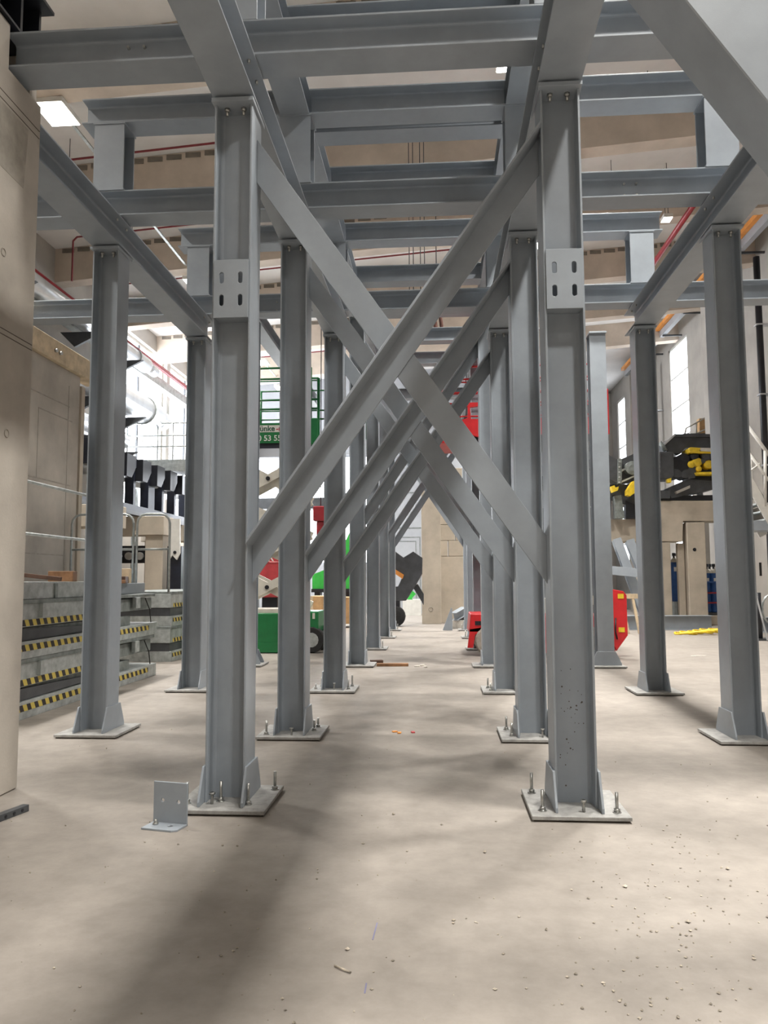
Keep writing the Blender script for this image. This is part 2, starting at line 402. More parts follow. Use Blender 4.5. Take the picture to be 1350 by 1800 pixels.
fr3 = [(-.22,.1,.13,False),(-.2,-.18,.1,False),(.12,-.2,.07,True)]
rfar = [(.2,-.05,.16,False),(-.2,-.05,.16,False)]
column('Li', 1, ZC, fl1, True, lab='nearest left grey steel column with slotted splice plate and anchor bolts')
column('Ri', 1, ZC, fr1, True, lab='nearest right grey steel column with slotted splice plate and anchor bolts')
for r in range(2, 8):
    for ln in ('Li', 'Ri'):
        tall = r >= 4
        lab = 'grey steel column, %s from the viewer in the %s row%s' % (ORD[r], LINE[ln], ', reaching the upper beams' if tall else '')
        column(ln, r, ZU-.01 if tall else ZC, {('Li',2): fl2, ('Ri',2): fr2, ('Li',3): fl3, ('Ri',3): fr3}.get((ln, r), rfar if r >= 5 else ()), lab=lab)
for ln in ('Lo', 'Ro'):
    for r in (2, 3):
        column(ln, r, ZC, (), lab='grey steel column without anchor bolts, %s of the two in the %s row' % ('nearer' if r == 2 else 'farther', LINE[ln]))
column('Ro', 4, 5.82, (), rot=True, lab='free-standing grey column with flange facing the viewer, in front of the red lift')
column('Lo', 4, 6.24, (), rot=True, lab='turned grey column with flared foot in front of the green lift')

# black chips in the paint of the nearest right column
rn0 = random.Random(5); mc = MB(); yw = YR[1]-.0066
for i_ in range(34):
    c_ = atY(rn0.gauss(1003, 13), rn0.gauss(1262, 48), yw); r_ = rn0.choice((.003, .004, .006))
    if abs(c_.x-XL['Ri']) < .09: mc.cyl((c_.x, yw, c_.z), (c_.x, yw+.002, c_.z), r_, 6)
tag(mc.build('paint_chips', JOINT, bpy.data.objects['steel_column.001']), kind='stuff')

# cross bracing: angle profiles between the inner columns
def brace(row, zl, zr, outward, label):
    """angle from the left inner column (height zl) to the right inner column (zr); outward: leg toward the viewer"""
    y = YR[row]; x0, x1 = XL['Li']+.135, XL['Ri']-.135
    d = Vector((x1-x0, 0, zr-zl)).normalized(); n = Vector((-d.z, 0, d.x))       # n points up
    if n.z < 0: n = -n
    W, T = .17, .016
    if outward: prof = [(-W/2, 0), (W/2-T, 0), (W/2-T, -.20), (W/2, -.20), (W/2, T), (-W/2, T)]
    else:       prof = [(-W/2-.008, T), (W/2+.008, T), (W/2+.008, W), (W/2+.008-T, W), (W/2+.008-T, 2*T), (-W/2-.008, 2*T)]
    base = Vector((x0, y, zl)); vs = []
    for X in (x0, x1):
        for u, v in prof:
            p = base+n*u+Vector((0, v, 0)); k = (X-p.x)/d.x; vs.append(p+d*k)
    N = len(prof); m = MB()
    m.add(vs, [tuple(range(N)), tuple(range(N, 2*N))[::-1]]+[(i, N+i, N+(i+1) % N, (i+1) % N) for i in range(N)])
    bm = bmesh.new(); vv = [bm.verts.new(v) for v in m.v]
    for f in m.f: bm.faces.new([vv[i] for i in f])
    bmesh.ops.recalc_face_normals(bm, faces=bm.faces[:]); bm.verts.index_update()
    m.f = [[v.index for v in f.verts] for f in bm.faces]; bm.free()
    o = m.build('diagonal_brace', STEEL, None, .002); tag(o, label, 'brace', 'diagonal braces between the inner columns')
for r in range(1, 8):
    lo, hi = (1.62, 4.49) if r <= 3 else (2.6, 5.6)
    brace(r, lo, hi, True, 'grey angle brace rising to the right between the %s pair of inner columns' % ORD[r])
    brace(r, hi+.05, lo+.01, False, 'grey angle brace falling to the right between the %s pair of inner columns' % ORD[r])

# beams -------------------------------------------------------------
def bolts(m, pts, r=.011, l=.03, ax=(0,0,1)):
    for p in pts: m.cyl(Vector(p)-Vector(ax)*l, Vector(p)+Vector(ax)*l, r, 6)
def add_beam(p0, p1, label, h=HX, b=.28, group='lower cross beams', boltrows=()):
    p0, p1 = Vector(p0), Vector(p1)
    t = thing('steel_beam', p0, label, 'beam', group)
    ibeam(p0, p1, h, b).build('beam_section', STEEL, t)
    e = MB(); d = (p1-p0).normalized(); side = d.cross(Vector((0,0,1)))
    for k, pts in enumerate(boltrows):
        m = MB(); bolts(m, pts[0], .012, .03, pts[1]); m.build('bolt_set', ZINC, t)
    return t
def long_bolts(x, s, y0s, z):                       # bolts through a bottom flange
    return ([(x+s*.10, y, z+.01) for y in y0s], (0,0,1))
for ln, y0, y1 in (('Li', -2.5, 11.05), ('Ri', -2.5, 11.05), ('Lo', 5.66, 11.05), ('Ro', 4.3, 11.05)):
    x = XL[ln]; zc = ZB1+HB1/2
    side = 1 if x < 0 else -1
    rows = [([(x+side*.10, y+dy, ZB1+.012) for y in YR[1:4] if y0 < y < y1 for dy in (-.12, .12)], (0,0,1)),
            ([(x+side*.10, y+dy, ZB1+HB1-.012) for y in YR[1:4] if y0 < y < y1 for dy in (-.12, .12)], (0,0,1))]
    add_beam((x, y0, zc), (x, y1, zc), 'grey steel beam running away on top of the %s columns' % LINE[ln], HB1, .30, 'lower lengthwise beams', rows)
for r in (1, 2, 3):
    y = YR[r]; zc = ZX1+HX/2
    x0 = -3.13 if r == 1 else -6.0
    rows = [([(x+dx, y, ZX1+.07+dz) for x in (-2.2, 1.95) for dx in (-.06, .06) for dz in (0, .12)], (0,1,0)),
            ([(XL[l]+dx, y-.1, ZX1+.008) for l in XL for dx in (-.1, .1)], (0,0,1))]
    add_beam((x0, y, zc), (5.4, y, zc), 'grey lower cross beam on the %s frame from the viewer' % ORD[r], HX, .28, 'lower cross beams', rows)
for r in (2, 3):                                   # stub posts and upper level
    y = YR[r]
    for ln in XL:
        x = XL[ln]; t = thing('stub_post', (x, y, ZX1+HX), 'short grey steel post on the %s cross beam above the %s columns' % (ORD[r], LINE[ln]), 'post', 'stub posts between beam levels')
        m = MB(); m.prism(iprof(.28, .32, .011, .016, .024), (x, y, ZX1+HX+.02), (x, y, ZU-.012), (1,0,0), (0,1,0)); m.build('shaft', STEEL, t)
        MB().box((x-.17, y-.15, ZX1+HX), (x+.17, y+.15, ZX1+HX+.02)).build('foot_plate', STEEL, t)
        MB().box((x-.17, y-.15, ZU-.012), (x+.17, y+.15, ZU)).build('head_plate', STEEL, t)
for ln in ('Li', 'Ri'):
    x = XL[ln]
    t = thing('stub_post', (x, YR[1], ZX1+HX), 'short grey steel post on the nearest cross beam above the %s columns' % LINE[ln], 'post', 'stub posts between beam levels')
    m = MB(); m.prism(iprof(.28, .32, .011, .016, .024), (x, YR[1], ZX1+HX+.001), (x, YR[1], ZU), (1,0,0), (0,1,0)); m.build('shaft', STEEL, t)
    add_beam((x, 4.95, ZU+HX/2), (x, 23.6, ZU+HX/2), 'grey upper beam running away above the %s columns' % LINE[ln], HX, .30, 'upper lengthwise beams')
add_beam((-3.40, 11.3, ZU+HX/2), (-3.40, 21.5, ZU+HX/2), 'grey upper beam running away at far left above the turned column', HX, .28, 'upper lengthwise beams')
zc = ZU+HX/2
xa, xb = XL['Li']+.15, XL['Ri']-.15
for y, nm in ((YR[2]-.01, 'second frame, front one of a pair'), (8.01, 'second frame, rear one of a pair'), (9.19, 'bay behind the second frame'), (YR[3], 'third frame'), (12.23, 'bay behind the third frame'),
              (6.5, 'bay behind the nearest frame'), (YR[4], 'fourth frame'), (15.4, 'bay behind the fourth frame'), (YR[5], 'fifth frame'), (YR[6], 'sixth frame'), (YR[7], 'seventh frame')):
    add_beam((xa, y, zc), (xb, y, zc), 'grey upper cross beam at the %s' % nm, HX, .27, 'upper cross beams')
for r in (2, 3):
    y = YR[r]-.01
    add_beam((-3.67, y, zc), (XL['Li']-.15, y, zc), 'grey upper beam end overhanging the left stub post of the %s frame' % ORD[r], HX, .28, 'upper outer cross beams')
    add_beam((XL['Ri']+.15, y, zc), (3.10, y, zc), 'grey upper beam end overhanging the right stub post of the %s frame' % ORD[r], HX, .28, 'upper outer cross beams')
# girder slanting across the top right corner, close to the viewer
gp = []
Yn = 3.45
A = atY(1205, 0, Yn); B = atY(1350, 180, Yn); d = (B-A).normalized(); up = Vector((-d.z, 0, d.x));
if up.z < 0: up = -up
k0 = (4.45-A.z)/d.z; k1 = (0.02-A.z)/d.z
g = MB()
p0 = A+d*k0; p1 = A+d*k1
vs = []
for p, dz in ((p0, 0), (p1, 0)):
    for u, v in ((0, 0), (.36, 0), (.36, .33), (0, .33)):
        q = p+up*u+Vector((0, v, 0)); q = q+d*((p.z-q.z)/d.z); vs.append(q)
g.add(vs, [(0,3,2,1),(4,5,6,7),(0,1,5,4),(1,2,6,5),(2,3,7,6),(3,0,4,7)])
bm = bmesh.new(); vv = [bm.verts.new(v) for v in g.v]
for f in g.f: bm.faces.new([vv[i] for i in f])
bmesh.ops.recalc_face_normals(bm, faces=bm.faces[:]); bm.verts.index_update(); g.f = [[v.index for v in f.verts] for f in bm.faces]; bm.free()
gt = thing('slanting_girder', (p1.x, p1.y, 0), 'big grey girder slanting across the top right corner close to the viewer', 'girder')
g.build('girder_body', STEEL, gt, .006)
MB().box((p1.x-.25, p1.y-.1, 0), (p1.x+.75, p1.y+.43, .02)).build('foot_plate', PLATE, gt)

# ================================================================== CONCRETE AT LEFT
px_, py_ = -3.067, 5.62
t = thing('concrete_pier', (px_-.6, 4, 0), 'tall beige concrete pier along the left edge of the picture', 'pier')
MB().box((px_-1.3, 2.0, 0), (px_, py_, 5.2)).build('pier_body', CONC, t, .012)
MB().box((px_-1.3, 2.0, 5.2), (px_-.02, YR[1]-.16, 5.56)).build('pier_ledge', CONC, t, .01)
MB().box((px_-1.3, YR[1]+.16, 5.2), (px_-.03, py_-.02, 5.56)).build('pier_ledge', CONC, t, .01)
for z in (4.98, 4.92, 3.28, 3.24): MB().box((px_-.002, 3.5, z), (px_+.0015, py_-.02, z+.006)).build('formwork_line', JOINT, t)
pm = MB(); pm.prism([(4.6, 4.45), (5.40, 4.42), (5.44, 4.90), (4.6, 4.90)], (px_-.003, 0, 0), (px_+.002, 0, 0), (0,1,0), (0,0,1)); pm.build('shade_patch', PATCH, t)  # shadow on the pier face, painted as a darker patch
for y, z in ((5.17, 3.83), (5.13, 2.80), (5.1, 1.35), (5.3, 2.55), (4.98, 3.4)):
    r = MB(); r.tube([(px_+.002, y+.028*math.cos(a), z+.028*math.sin(a)) for a in [k*math.pi/8 for k in range(17)]], .004, 5, False)
    r.build('tie_hole', PATCH, t)
# black steel trestle on the pier
t = thing('black_bracket', (-3.5, 5.0, 5.56), 'black steel bracket lying on top of the concrete pier', 'bracket')
m = MB(); m.box((-3.9, 4.5, 5.56), (-3.06, 5.6, 5.58)); m.build('deck', BLACK, t)
for y in (4.55, 5.0, 5.3, 5.56): MB().box((-3.9, y, 5.58), (-3.08, y+.03, 5.95)).build('rib', BLACK, t)
MB().box((-3.9, 4.4, 5.95), (-2.99, 5.62, 5.975)).build('top_flange', BLACK, t)
MB().box((-3.5, 4.5, 5.58), (-3.46, 5.6, 5.95)).build('web', BLACK, t)

# precast panel wall with timber edge
XP = -6.05
t = thing('precast_panel', (XP, 9, 0), 'pale precast concrete panel behind the railings at left', 'panel')
MB().box((XP-.25, 6.3, 0), (XP, 12.65, 4.95)).build('panel_body', CONC, t, .01)
for y0, y1, z0, z1 in ((7.5,12.3,4.35,4.36),(7.5,12.3,1.9,1.91),(10.6,12.4,3.05,3.06),(11.3,12.4,4.12,4.13)):
    MB().box((XP-.002, y0, z0), (XP+.004, y1, z1+.006)).build('form_joint', PATCH, t)
for y, z0, z1 in ((10.6,.0,4.35),(11.3,3.05,4.12),(12.25,.2,4.7),(8.6,0,4.3)):
    MB().box((XP-.002, y, z0), (XP+.004, y+.014, z1)).build('form_joint', PATCH, t)
tag(MB().box((XP-.12, 12.66, 0), (XP+.03, 12.78, 4.8)).build('timber_post', CONC_B, None, .004), 'upright board at the end of the precast panel', 'board')
t = thing('timber_beam', (XP+.1, 9, 4.95), 'pale timber beam along the top of the precast panel', 'timber')
MB().box((XP-.20, 6.4, 4.95), (XP+.08, 13.3, 5.28)).build('beam', TIMBER, t, .006)
for y in (9.3, 11.6, 11.75): MB().cyl((XP+.07, y, 5.1), (XP+.12, y, 5.1), .03, 6).build('bolt_head', ZINC, t)

# ------------------------------------------------------------------ lift tables stacked at left
def lift_table(x, y0, y1, z, label, tilt=.0, w=1.35):
    t = thing('lift_table', (x, y0, z), label, 'lift table', 'stacked lift tables')
    L = y1-y0
    def B(name, lo, hi, m, bev=.004): return MB().box((x+lo[0], y0+lo[1], z+lo[2]), (x+hi[0], y0+hi[1], z+hi[2])).build(name, m, t, bev)
    B('base_frame', (-w, 0, 0), (0, L, .19), GALV)
    B('hazard_strip', (-.002, .05, .085), (.004, L-.35, .155), HAZARD, 0)
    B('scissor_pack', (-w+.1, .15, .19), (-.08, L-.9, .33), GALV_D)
    m = MB(); m.prism([(0, .19), (L*.62, .21), (L*.62, .26), (0, .345)], (x-w+.05, y0, z), (x-.04, y0, z), (0,1,0), (0,0,1)); m.build('gap_shade_wedge', STEEL_D, t)  # solid dark wedge standing in for the shaded gap and its inner parts
    B('platform', (-w, -.02, .345), (-.02, L*.60, .60), GALV)
    B('hazard_strip', (-.022, .12, .355), (-.015, L*.58, .425), HAZARD, 0)
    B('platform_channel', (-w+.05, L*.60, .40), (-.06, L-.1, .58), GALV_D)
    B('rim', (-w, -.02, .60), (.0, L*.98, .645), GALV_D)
    for yy in (.22, .5, .8): B('bracket', (-.03, L*yy, .44), (.03, L*yy+.16, .60), GALV)
    c = MB(); c.tube([(x-.02, y0+L*.9, z+.58), (x+.02, y0+L*.92, z+.4), (x-.01, y0+L*.95, z+.2)], .008, 6); c.build('cable', RUBBER, t)
    return t
lift_table(-4.52, 7.6, 12.35, 0, 'lower steel lift table with hazard stripes, bottom of the near stack')
lift_table(-4.52, 7.6, 12.35, .648, 'upper steel lift table with hazard stripes, second in the near stack')
t = thing('steel_box', (-4.52, 7.6, 1.295), 'flat galvanised steel tray on top of the near lift table stack', 'tray')
MB().box((-5.8, 7.6, 1.295), (-4.55, 10.15, 1.49)).build('tray_side', GALV, t, .004)
MB().box((-5.85, 10.4, 1.295), (-4.75, 12.4, 1.46)).build('tray_end', STEEL, t, .004)
for yy in (8.0, 9.0, 9.9): MB().box((-4.58, yy, 1.30), (-4.53, yy+.06, 1.47)).build('tray_rib', GALV_D, t)
for k in range(3): lift_table(-4.95, 14.3, 18.2, k*.324, 'steel lift table with hazard stripes, %s of the far stack behind the outer column' % ('lowest', 'middle one', 'topmost')[k]) if k in (0, 2) else None
# guard rails
def rail(label, pts, r=.02, mids=(), posts=(), m=GALV):
    base = min(pts, key=lambda p: p[2]); t = thing('guard_rail', base, label, 'railing', 'tube guard rails at left')
    MB().tube(pts, r, 8).build('top_rail', m, t)
    for a, b in mids: MB().tube([a, b], r*.9, 8).build('mid_rail', m, t)
    for a, b in posts: MB().tube([a, b], r, 8).build('post', m, t)
def loop_rail(label, a, b, z0, z1, zm):
    a, b = Vector(a), Vector(b); d = (b-a).normalized(); rr = .15
    P = lambda v, z: (v.x, v.y, z)
    pts = [P(a, z0), P(a, z1-rr)]+[P(a+d*rr*(1-math.cos(k)), z1-rr+rr*math.sin(k)) for k in (.5, 1., 1.57)]
    pts += [P(b-d*rr*(1-math.cos(k)), z1-rr+rr*math.sin(k)) for k in (1.57, 1., .5)]+[P(b, z1-rr), P(b, z0)]
    rail(label, pts, .02, [(P(a, zm), P(b, zm))])
rail('tube guard rail along the near lift table, running away beside the precast panel', [(-4.62, 7.7, 1.49), (-4.62, 7.75, 2.5), (-4.62, 7.85, 2.62), (-4.62, 9.95, 2.62), (-4.62, 10.08, 2.55), (-4.62, 10.13, 2.4), (-4.62, 10.14, 1.49)], .02, [((-4.62, 7.75, 2.03), (-4.62, 10.14, 2.03))])
loop_rail('rounded tube gate leaf in front of the precast panel', (-5.95, 12.3, 0), (-4.92, 12.3, 0), 1.46, 2.57, 2.0)
loop_rail('rounded tube gate leaf right of the left outer column', (-4.86, 12.3, 0), (-4.32, 12.3, 0), 1.30, 2.57, 2.0)
# timber offcuts on the stack
def block(name, c, s, rz, m, label, cat='timber', tilt=0., group=None, bev=.004):
    b = MB().box((-s[0]/2, -s[1]/2, 0), (s[0]/2, s[1]/2, s[2])).build(name, m, None, bev)
    b.location = c; b.rotation_euler = (0, tilt, rz); return tag(b, label, cat, group)
block('timber_plank', (-4.98, 9.2, 1.54), (.75, .14, .05), .35, WOOD_D, 'dark plank lying tilted on the near steel tray', tilt=.12)
block('timber_block', (-4.72, 9.55, 1.49), (.30, .2, .13), .2, WOOD, 'brown timber block beside the plank on the near tray')
block('timber_block', (-4.70, 11.3, 1.46), (.18, .5, .1), .3, WOOD_D, 'dark timber block on the far end of the lift tables')
block('timber_plank', (-4.75, 10.95, 1.46), (.5, .16, .05), -.2, WOOD, 'reddish plank right of the left outer column on the stack')
block('timber_block', (-4.72, 10.9, 1.512), (.2, .22, .12), .5, WOOD, 'short upright brown block on the reddish plank')
block('timber_block', (-4.88, 11.6, 1.461), (.4, .12, .22), .1, TIMBER, 'pale timber chunk at the back of the stack')

# ================================================================== BACKGROUND LEFT
# black conveyor frame
x0 = -8.3
t = thing('conveyor_frame', (x0, 15, 0), 'long black steel conveyor frame with ribs along the left wall', 'conveyor')
MB().box((x0-.5, 14.0, 3.38), (x0, 29.5, 3.56)).build('bottom_chord', BLACKB, t)
MB().box((x0-.16, 14.0, 3.28), (x0+.06, 29.5, 3.38)).build('bottom_flange', STEEL_D, t)
MB().box((x0-.3, 14.0, 4.62), (x0-.06, 29.5, 4.86)).build('top_chord', BLACKB, t)
for i in range(14):
    y = 14.2+i*1.12
    MB().box((x0-.35, y, 3.5), (x0-.1, y+(.5 if i % 3 == 1 else .16), 4.66)).build('post', BLACKB, t)
    m = MB(); m.prism([(0, 4.25), (.34, 4.25), (.62, 4.55), (.62, 4.86), (0, 4.86)], (x0-.1, y+.1, 0), (x0+.12, y+.1, 0), (0,1,0), (0,0,1)); m.build('roller_bracket', BLACK, t)
for i in range(9):
    MB().cyl((x0-1.1, 15+i*1.6, 4.45), (x0-.2, 15+i*1.6, 4.45), .17, 12).build('roller', SILVER, t)
# conveyor supports
for k, (y, wd) in enumerate(((17.5, .9), (21.0, .8), (24.6, 1.0), (28.2, .9))):
    t = thing('concrete_support', (x0, y, 0), 'beige concrete portal under the black conveyor, %s from the viewer' % ORD[k+1], 'support', 'concrete portals under the conveyor')
    MB().box((x0-1.3, y, 2.75), (x0+.75, y+wd, 3.27)).build('crosshead', CONC_B, t, .01)
    MB().box((x0-1.2, y+.1, 0), (x0-.7, y+wd-.1, 2.75)).build('leg', CONC_B, t, .01)
    MB().box((x0+.2, y+.1, 0), (x0+.7, y+wd-.1, 2.75)).build('leg', CONC_B, t, .01)
t = thing('hanging_pump', (x0, 22.9, 0), 'dark machine parts between the concrete portals at left', 'machine')
MB().box((x0-1.2, 22.0, 2.0), (x0+.3, 22.3, 2.5)).build('girder', BLACK, t); MB().box((x0-1.2, 22.0, 0), (x0-1.0, 22.3, 2.0)).build('leg', BLACK, t); MB().box((x0+.1, 22.0, 0), (x0+.3, 22.3, 2.0)).build('leg', BLACK, t)
for i in range(4): MB().cyl((x0-.9+i*.32, 21.95, 2.2), (x0-.9+i*.32, 21.85, 2.2), .11, 12).build('drum', SILVER, t)
# white machine cover with zigzag edge
t = thing('machine_cover', (-6.6, 21, 0), 'white plate with a round hole and zigzag lower edge beside the outer column', 'plate')
q = [atY(a, b, 21.) for a, b in ((296,912),(316,912),(316,972),(310,984),(303,976),(296,984))]
MB().prism([(p.x, p.z) for p in q], (0,21,0), (0,21.08,0), (1,0,0), (0,0,1)).build('plate', WHITE, t)
c = atY(307, 971, 20.98); MB().cyl(c, c+Vector((0,.03,0)), .045, 12).build('hole', BLACK, t)
q = [atY(a, b, 21.1) for a, b in ((293,1030),(319,1030),(319,960),(293,960))]
MB().box((q[0].x, 21.1, 0), (q[2].x, 21.6, q[2].z)).build('cabinet', BLACKB, t)
# silver ducts
for k, (za, r, ye, xx) in enumerate(((8.3, .24, 23.7, -9.22), (6.75, .42, 24.2, -9.1), (5.6, .3, 21.5, -9.3))):
    t = thing('silver_duct', (xx, 14, za), '%s silver duct running along the left wall' % ('upper thin', 'wide middle', 'lower')[k], 'duct', 'silver ducts at left')
    MB().tube([(xx, 13, za), (xx, ye, za)], r, 20).build('duct_pipe', SILVER, t)
    MB().tube([(xx, ye-1.0, za), (xx, ye-.94, za)], r+.03, 20).build('flange_ring', GALV, t)
    MB().tube([(xx, ye, za), (xx, ye+.8, za)], r*.72, 20).build('duct_nozzle', SILVER, t)
    for y in (16., 19.5, 22.2):
        m = MB(); m.prism([(-.7, -r-.02), (.5, -r-.02), (-.3, -r-.42)], (0, y, za), (0, y+.1, za), (1,0,0), (0,0,1))
        m.v = [(a+xx, b, c) for a, b, c in m.v]; m.build('console', STEEL_D, t)
# walkway with railing
t = thing('walkway', (-8.6, 24.0, 4.9), 'pale steel walkway with railing in front of the bright left windows', 'walkway')
MB().box((-10.1, 24.0, 4.95), (-7.6, 25.0, 5.32)).build('deck_girder', GALV, t)
MB().box((-7.6, 24.2, 4.85), (-7.0, 25.0, 5.2)).build('deck_end', SILVER, t)
for z in (5.75, 6.1, 6.5): MB().tube([(-10.0, 24.05, z), (-7.9, 24.05, z)], .025, 6).build('rail', GALV, t)
for x in (-9.9, -8.9, -8.4): MB().tube([(x, 24.05, 5.0), (x, 24.05, 6.5)], .025, 6).build('post', GALV, t)
for x in (-9.8, -8.0): MB().box((x, 24.3, 0), (x+.15, 24.45, 4.95)).build('leg', GALV, t)
# rail girder and red pipes along the left wall
tag(MB().box((-9.75, 8, 8.15), (-9.5, 46, 8.45)).build('rail_girder', GALV), 'grey steel rail running along the left wall below the red pipe', 'rail')
tag(MB().tube([(-9.3, 6, 8.62), (-9.3, 46, 8.62)], .06, 10).build('red_pipe', RED_P), 'thick red sprinkler pipe running along the left wall', 'pipe', 'red sprinkler pipes')
tag(MB().tube([(-9.42, 6, 8.80), (-9.42, 46, 8.80)], .03, 8).build('red_pipe', RED_P), 'thin red pipe just above the thick one along the left wall', 'pipe', 'red sprinkler pipes')
for y, nm, xe in ((14.9, 'nearest', 5.6), (18.2, 'second', 5.0), (21.3, 'third', 5.2), (29.5, 'farthest', 5.)):
    tp = thing('sprinkler_pipe', (-9.0, y, 8.9), 'red sprinkler pipe crossing under the roof, %s from the viewer' % nm, 'pipe', 'red sprinkler pipes')
    MB().tube([(-9.0, y, 8.9), (-9.0, y, RZ(-9)-.55), (-8.9, y, RZ(-9)-.45), (xe, y, RZ(xe)-.45), (xe+.1, y, RZ(xe)-.5), (xe+.1, y, RZ(xe)-.8)], .024, 8).build('pipe', RED_S, tp)
    for x in (-7.5, -3.1, .6, 4.2): MB().cyl((x, y, RZ(x)-.45), (x, y, RZ(x)), .008, 5).build('hanger', STEEL_D, tp)
tag(MB().tube([(6.1, 16, 10.3), (6.1, 24, 10.3)], .07, 8).build('red_pipe', RED_P), 'short red pipe beside the small lamp at right', 'pipe', 'red sprinkler pipes')
tag(MB().box((-6.63, 6, 9.80), (-6.57, 34, 9.83)).build('cable_tray', GALV), 'thin metal tray linking the left row of ceiling lamps', 'cable tray')
# ladder and red lift behind the far opening at left
t = thing('ladder', (-8.6, 30, 0), 'leaning metal ladder in the bright opening at far left', 'ladder')
a, b = atY(270, 1018, 27.), atY(276, 972, 27.); e = Vector((.42, 0, 0)); a.z = .02
MB().bar(a, b, .04, .04).build('stile', GALV_D, t); MB().bar(a+e, b+e, .04, .04).build('stile', GALV_D, t)
for i in range(1, 8): MB().bar(a.lerp(b, i/8), a.lerp(b, i/8)+e, .025, .025).build('rung', GALV_D, t)
t = thing('red_barrier', (-9, 27.3, 0), 'red steel barrier behind the ladder at far left', 'barrier')
MB().box((-9.9, 27.3, 2.25), (-7.8, 27.36, 2.36)).build('rail', RED, t)
for x in (-9.8, -8.0): MB().box((x, 27.3, 0), (x+.06, 27.36, 2.25)).build('post', RED, t)

# ================================================================== GREEN PLATFORM LIFT
def txt(name, body, size, loc, m, parent, rz=0, align='LEFT', ext=.004):
    cu = bpy.data.curves.new(name, 'FONT'); cu.body = body; cu.size = size; cu.align_x = align; cu.extrude = ext; cu.offset = size*.012
    tmp = bpy.data.objects.new(name, cu); me = bpy.data.meshes.new_from_object(tmp); bpy.data.objects.remove(tmp); bpy.data.curves.remove(cu)
    me.name = name; me.materials.clear(); me.materials.append(m); o = bpy.data.objects.new(name, me); COL.objects.link(o)
    o.rotation_euler = (math.pi/2, 0, rz); o.parent = parent; o.location = Vector(loc)-(world_loc(parent) if parent else Vector((0,0,0))); return o
YG = 16.0
gx0, gx1 = -4.62, -2.50
t = thing('platform_lift', (-3.6, YG, 0), 'green scissor platform lift with white arms behind the left columns', 'lift')
b = MB(); b.box((gx0, YG, .10), (gx1-.35, YG+1.0, .82)); b.build('chassis', GREEN, t, .02)
MB().box((gx0+.1, YG-.02, .02), (gx1-.45, YG+.98, .22)).build('pothole_guard', GREEN, t)
MB().box((gx1-.36, YG+.05, .42), (gx1+.02, YG+.95, .85)).build('chassis_end', GREEN, t, .02)
for i in range(3): MB().box((gx1-.30+i*.1, YG+.035, .70), (gx1-.25+i*.1, YG+.05, .82)).build('tie_slot', CREAM, t)
MB().box((gx1-.28, YG+.04, .52), (gx1-.18, YG+.05, .62)).build('sticker', CREAM, t)
MB().box((gx0+.05, YG+.05, .82), (gx1-.3, YG+.95, .90)).build('deck_plate', CREAM, t)
for (x, y) in ((gx1-.12, YG+.02), (gx1+.0, YG+.75), (gx0+.3, YG+.02), (gx0+.3, YG+.75)):
    w_ = MB(); w_.lathe((x, y, .27), [(.16,0),(.25,.0),(.27,.04),(.27,.16),(.25,.2),(.16,.2)], 18, (0,1,0)); wo = w_.build('wheel', RUBBER, t)
    MB().lathe((x, y-.01, .27), [(.03,0),(.15,.01),(.17,.03)], 14, (0,1,0)).build('hub', GALV, wo)
levels = [(.95, 2.45), (2.45, 3.95)]
for z0, z1 in ((.95, 1.75), (1.75, 2.45), (2.45, 3.2), (3.2, 4.05)):
    for yy in (YG+.1, YG+.8):
        MB().bar((gx0+.25, yy, z0), (gx1-.25, yy, z1), .06, .17).build('scissor_arm', CREAM, t)
        MB().bar((gx0+.25, yy+.08, z1), (gx1-.25, yy+.08, z0), .06, .17).build('scissor_arm', CREAM, t)
    MB().cyl(((gx0+gx1)/2, YG+.05, (z0+z1)/2), ((gx0+gx1)/2, YG+1.0, (z0+z1)/2), .045, 10).build('pivot_pin', BLACK, t)
zy = lambda y: atY(475, y, YG).z
MB().box((gx0+.25, YG-.05, zy(789)), (gx1+.05, YG+1.1, zy(779))).build('platform_deck', BLACKB, t)
MB().box((gx0+.25, YG-.08, zy(780)), (gx1+.05, YG-.04, zy(745))).build('platform_board', GREEN, t)
MB().box((gx0+.3, YG-.085, zy(761)), (gx1-.55, YG-.079, zy(749))).build('name_strip', WHITE, t)
ax_ = lambda px: atY(px, 758, YG-.09).x
txt('lettering', 'hünke', .165, (ax_(449.5), YG-.088, zy(759)), INK_G, t)
txt('lettering', '-re', .16, (ax_(485), YG-.088, zy(759)), INK_R, t)
txt('lettering', '10 53', .165, (ax_(446), YG-.083, zy(776)), INK_W, t)
txt('lettering', '55', .165, (ax_(481), YG-.083, zy(776)), INK_W, t)
for y in (648, 667, 704, 720):
    z = zy(y); xe = gx1-.15 if y == 648 else gx1+.02
    MB().tube([(gx0+.3, YG-.02, z), (xe, YG-.02, z)], .024, 6).build('platform_rail', GREEN, t)
    MB().tube([(gx0+.3, YG+1.05, z), (xe, YG+1.05, z)], .018, 6).build('platform_rail', GREEN, t)
for x, yt in ((gx0+.3, 648), (-3.95, 667), (gx1-.15, 648), (gx1+.02, 667)):
    MB().tube([(x, YG-.02, zy(779)), (x, YG-.02, zy(yt))], .032, 8).build('platform_post', GREEN, t)
    MB().tube([(x, YG+1.05, zy(779)), (x, YG+1.05, zy(yt))], .025, 8).build('platform_post', GREEN, t)
MB().box((gx1-.36, YG-.12, zy(784)), (gx1+.03, YG+.05, zy(738))).build('control_box', GREEN, t, .02)

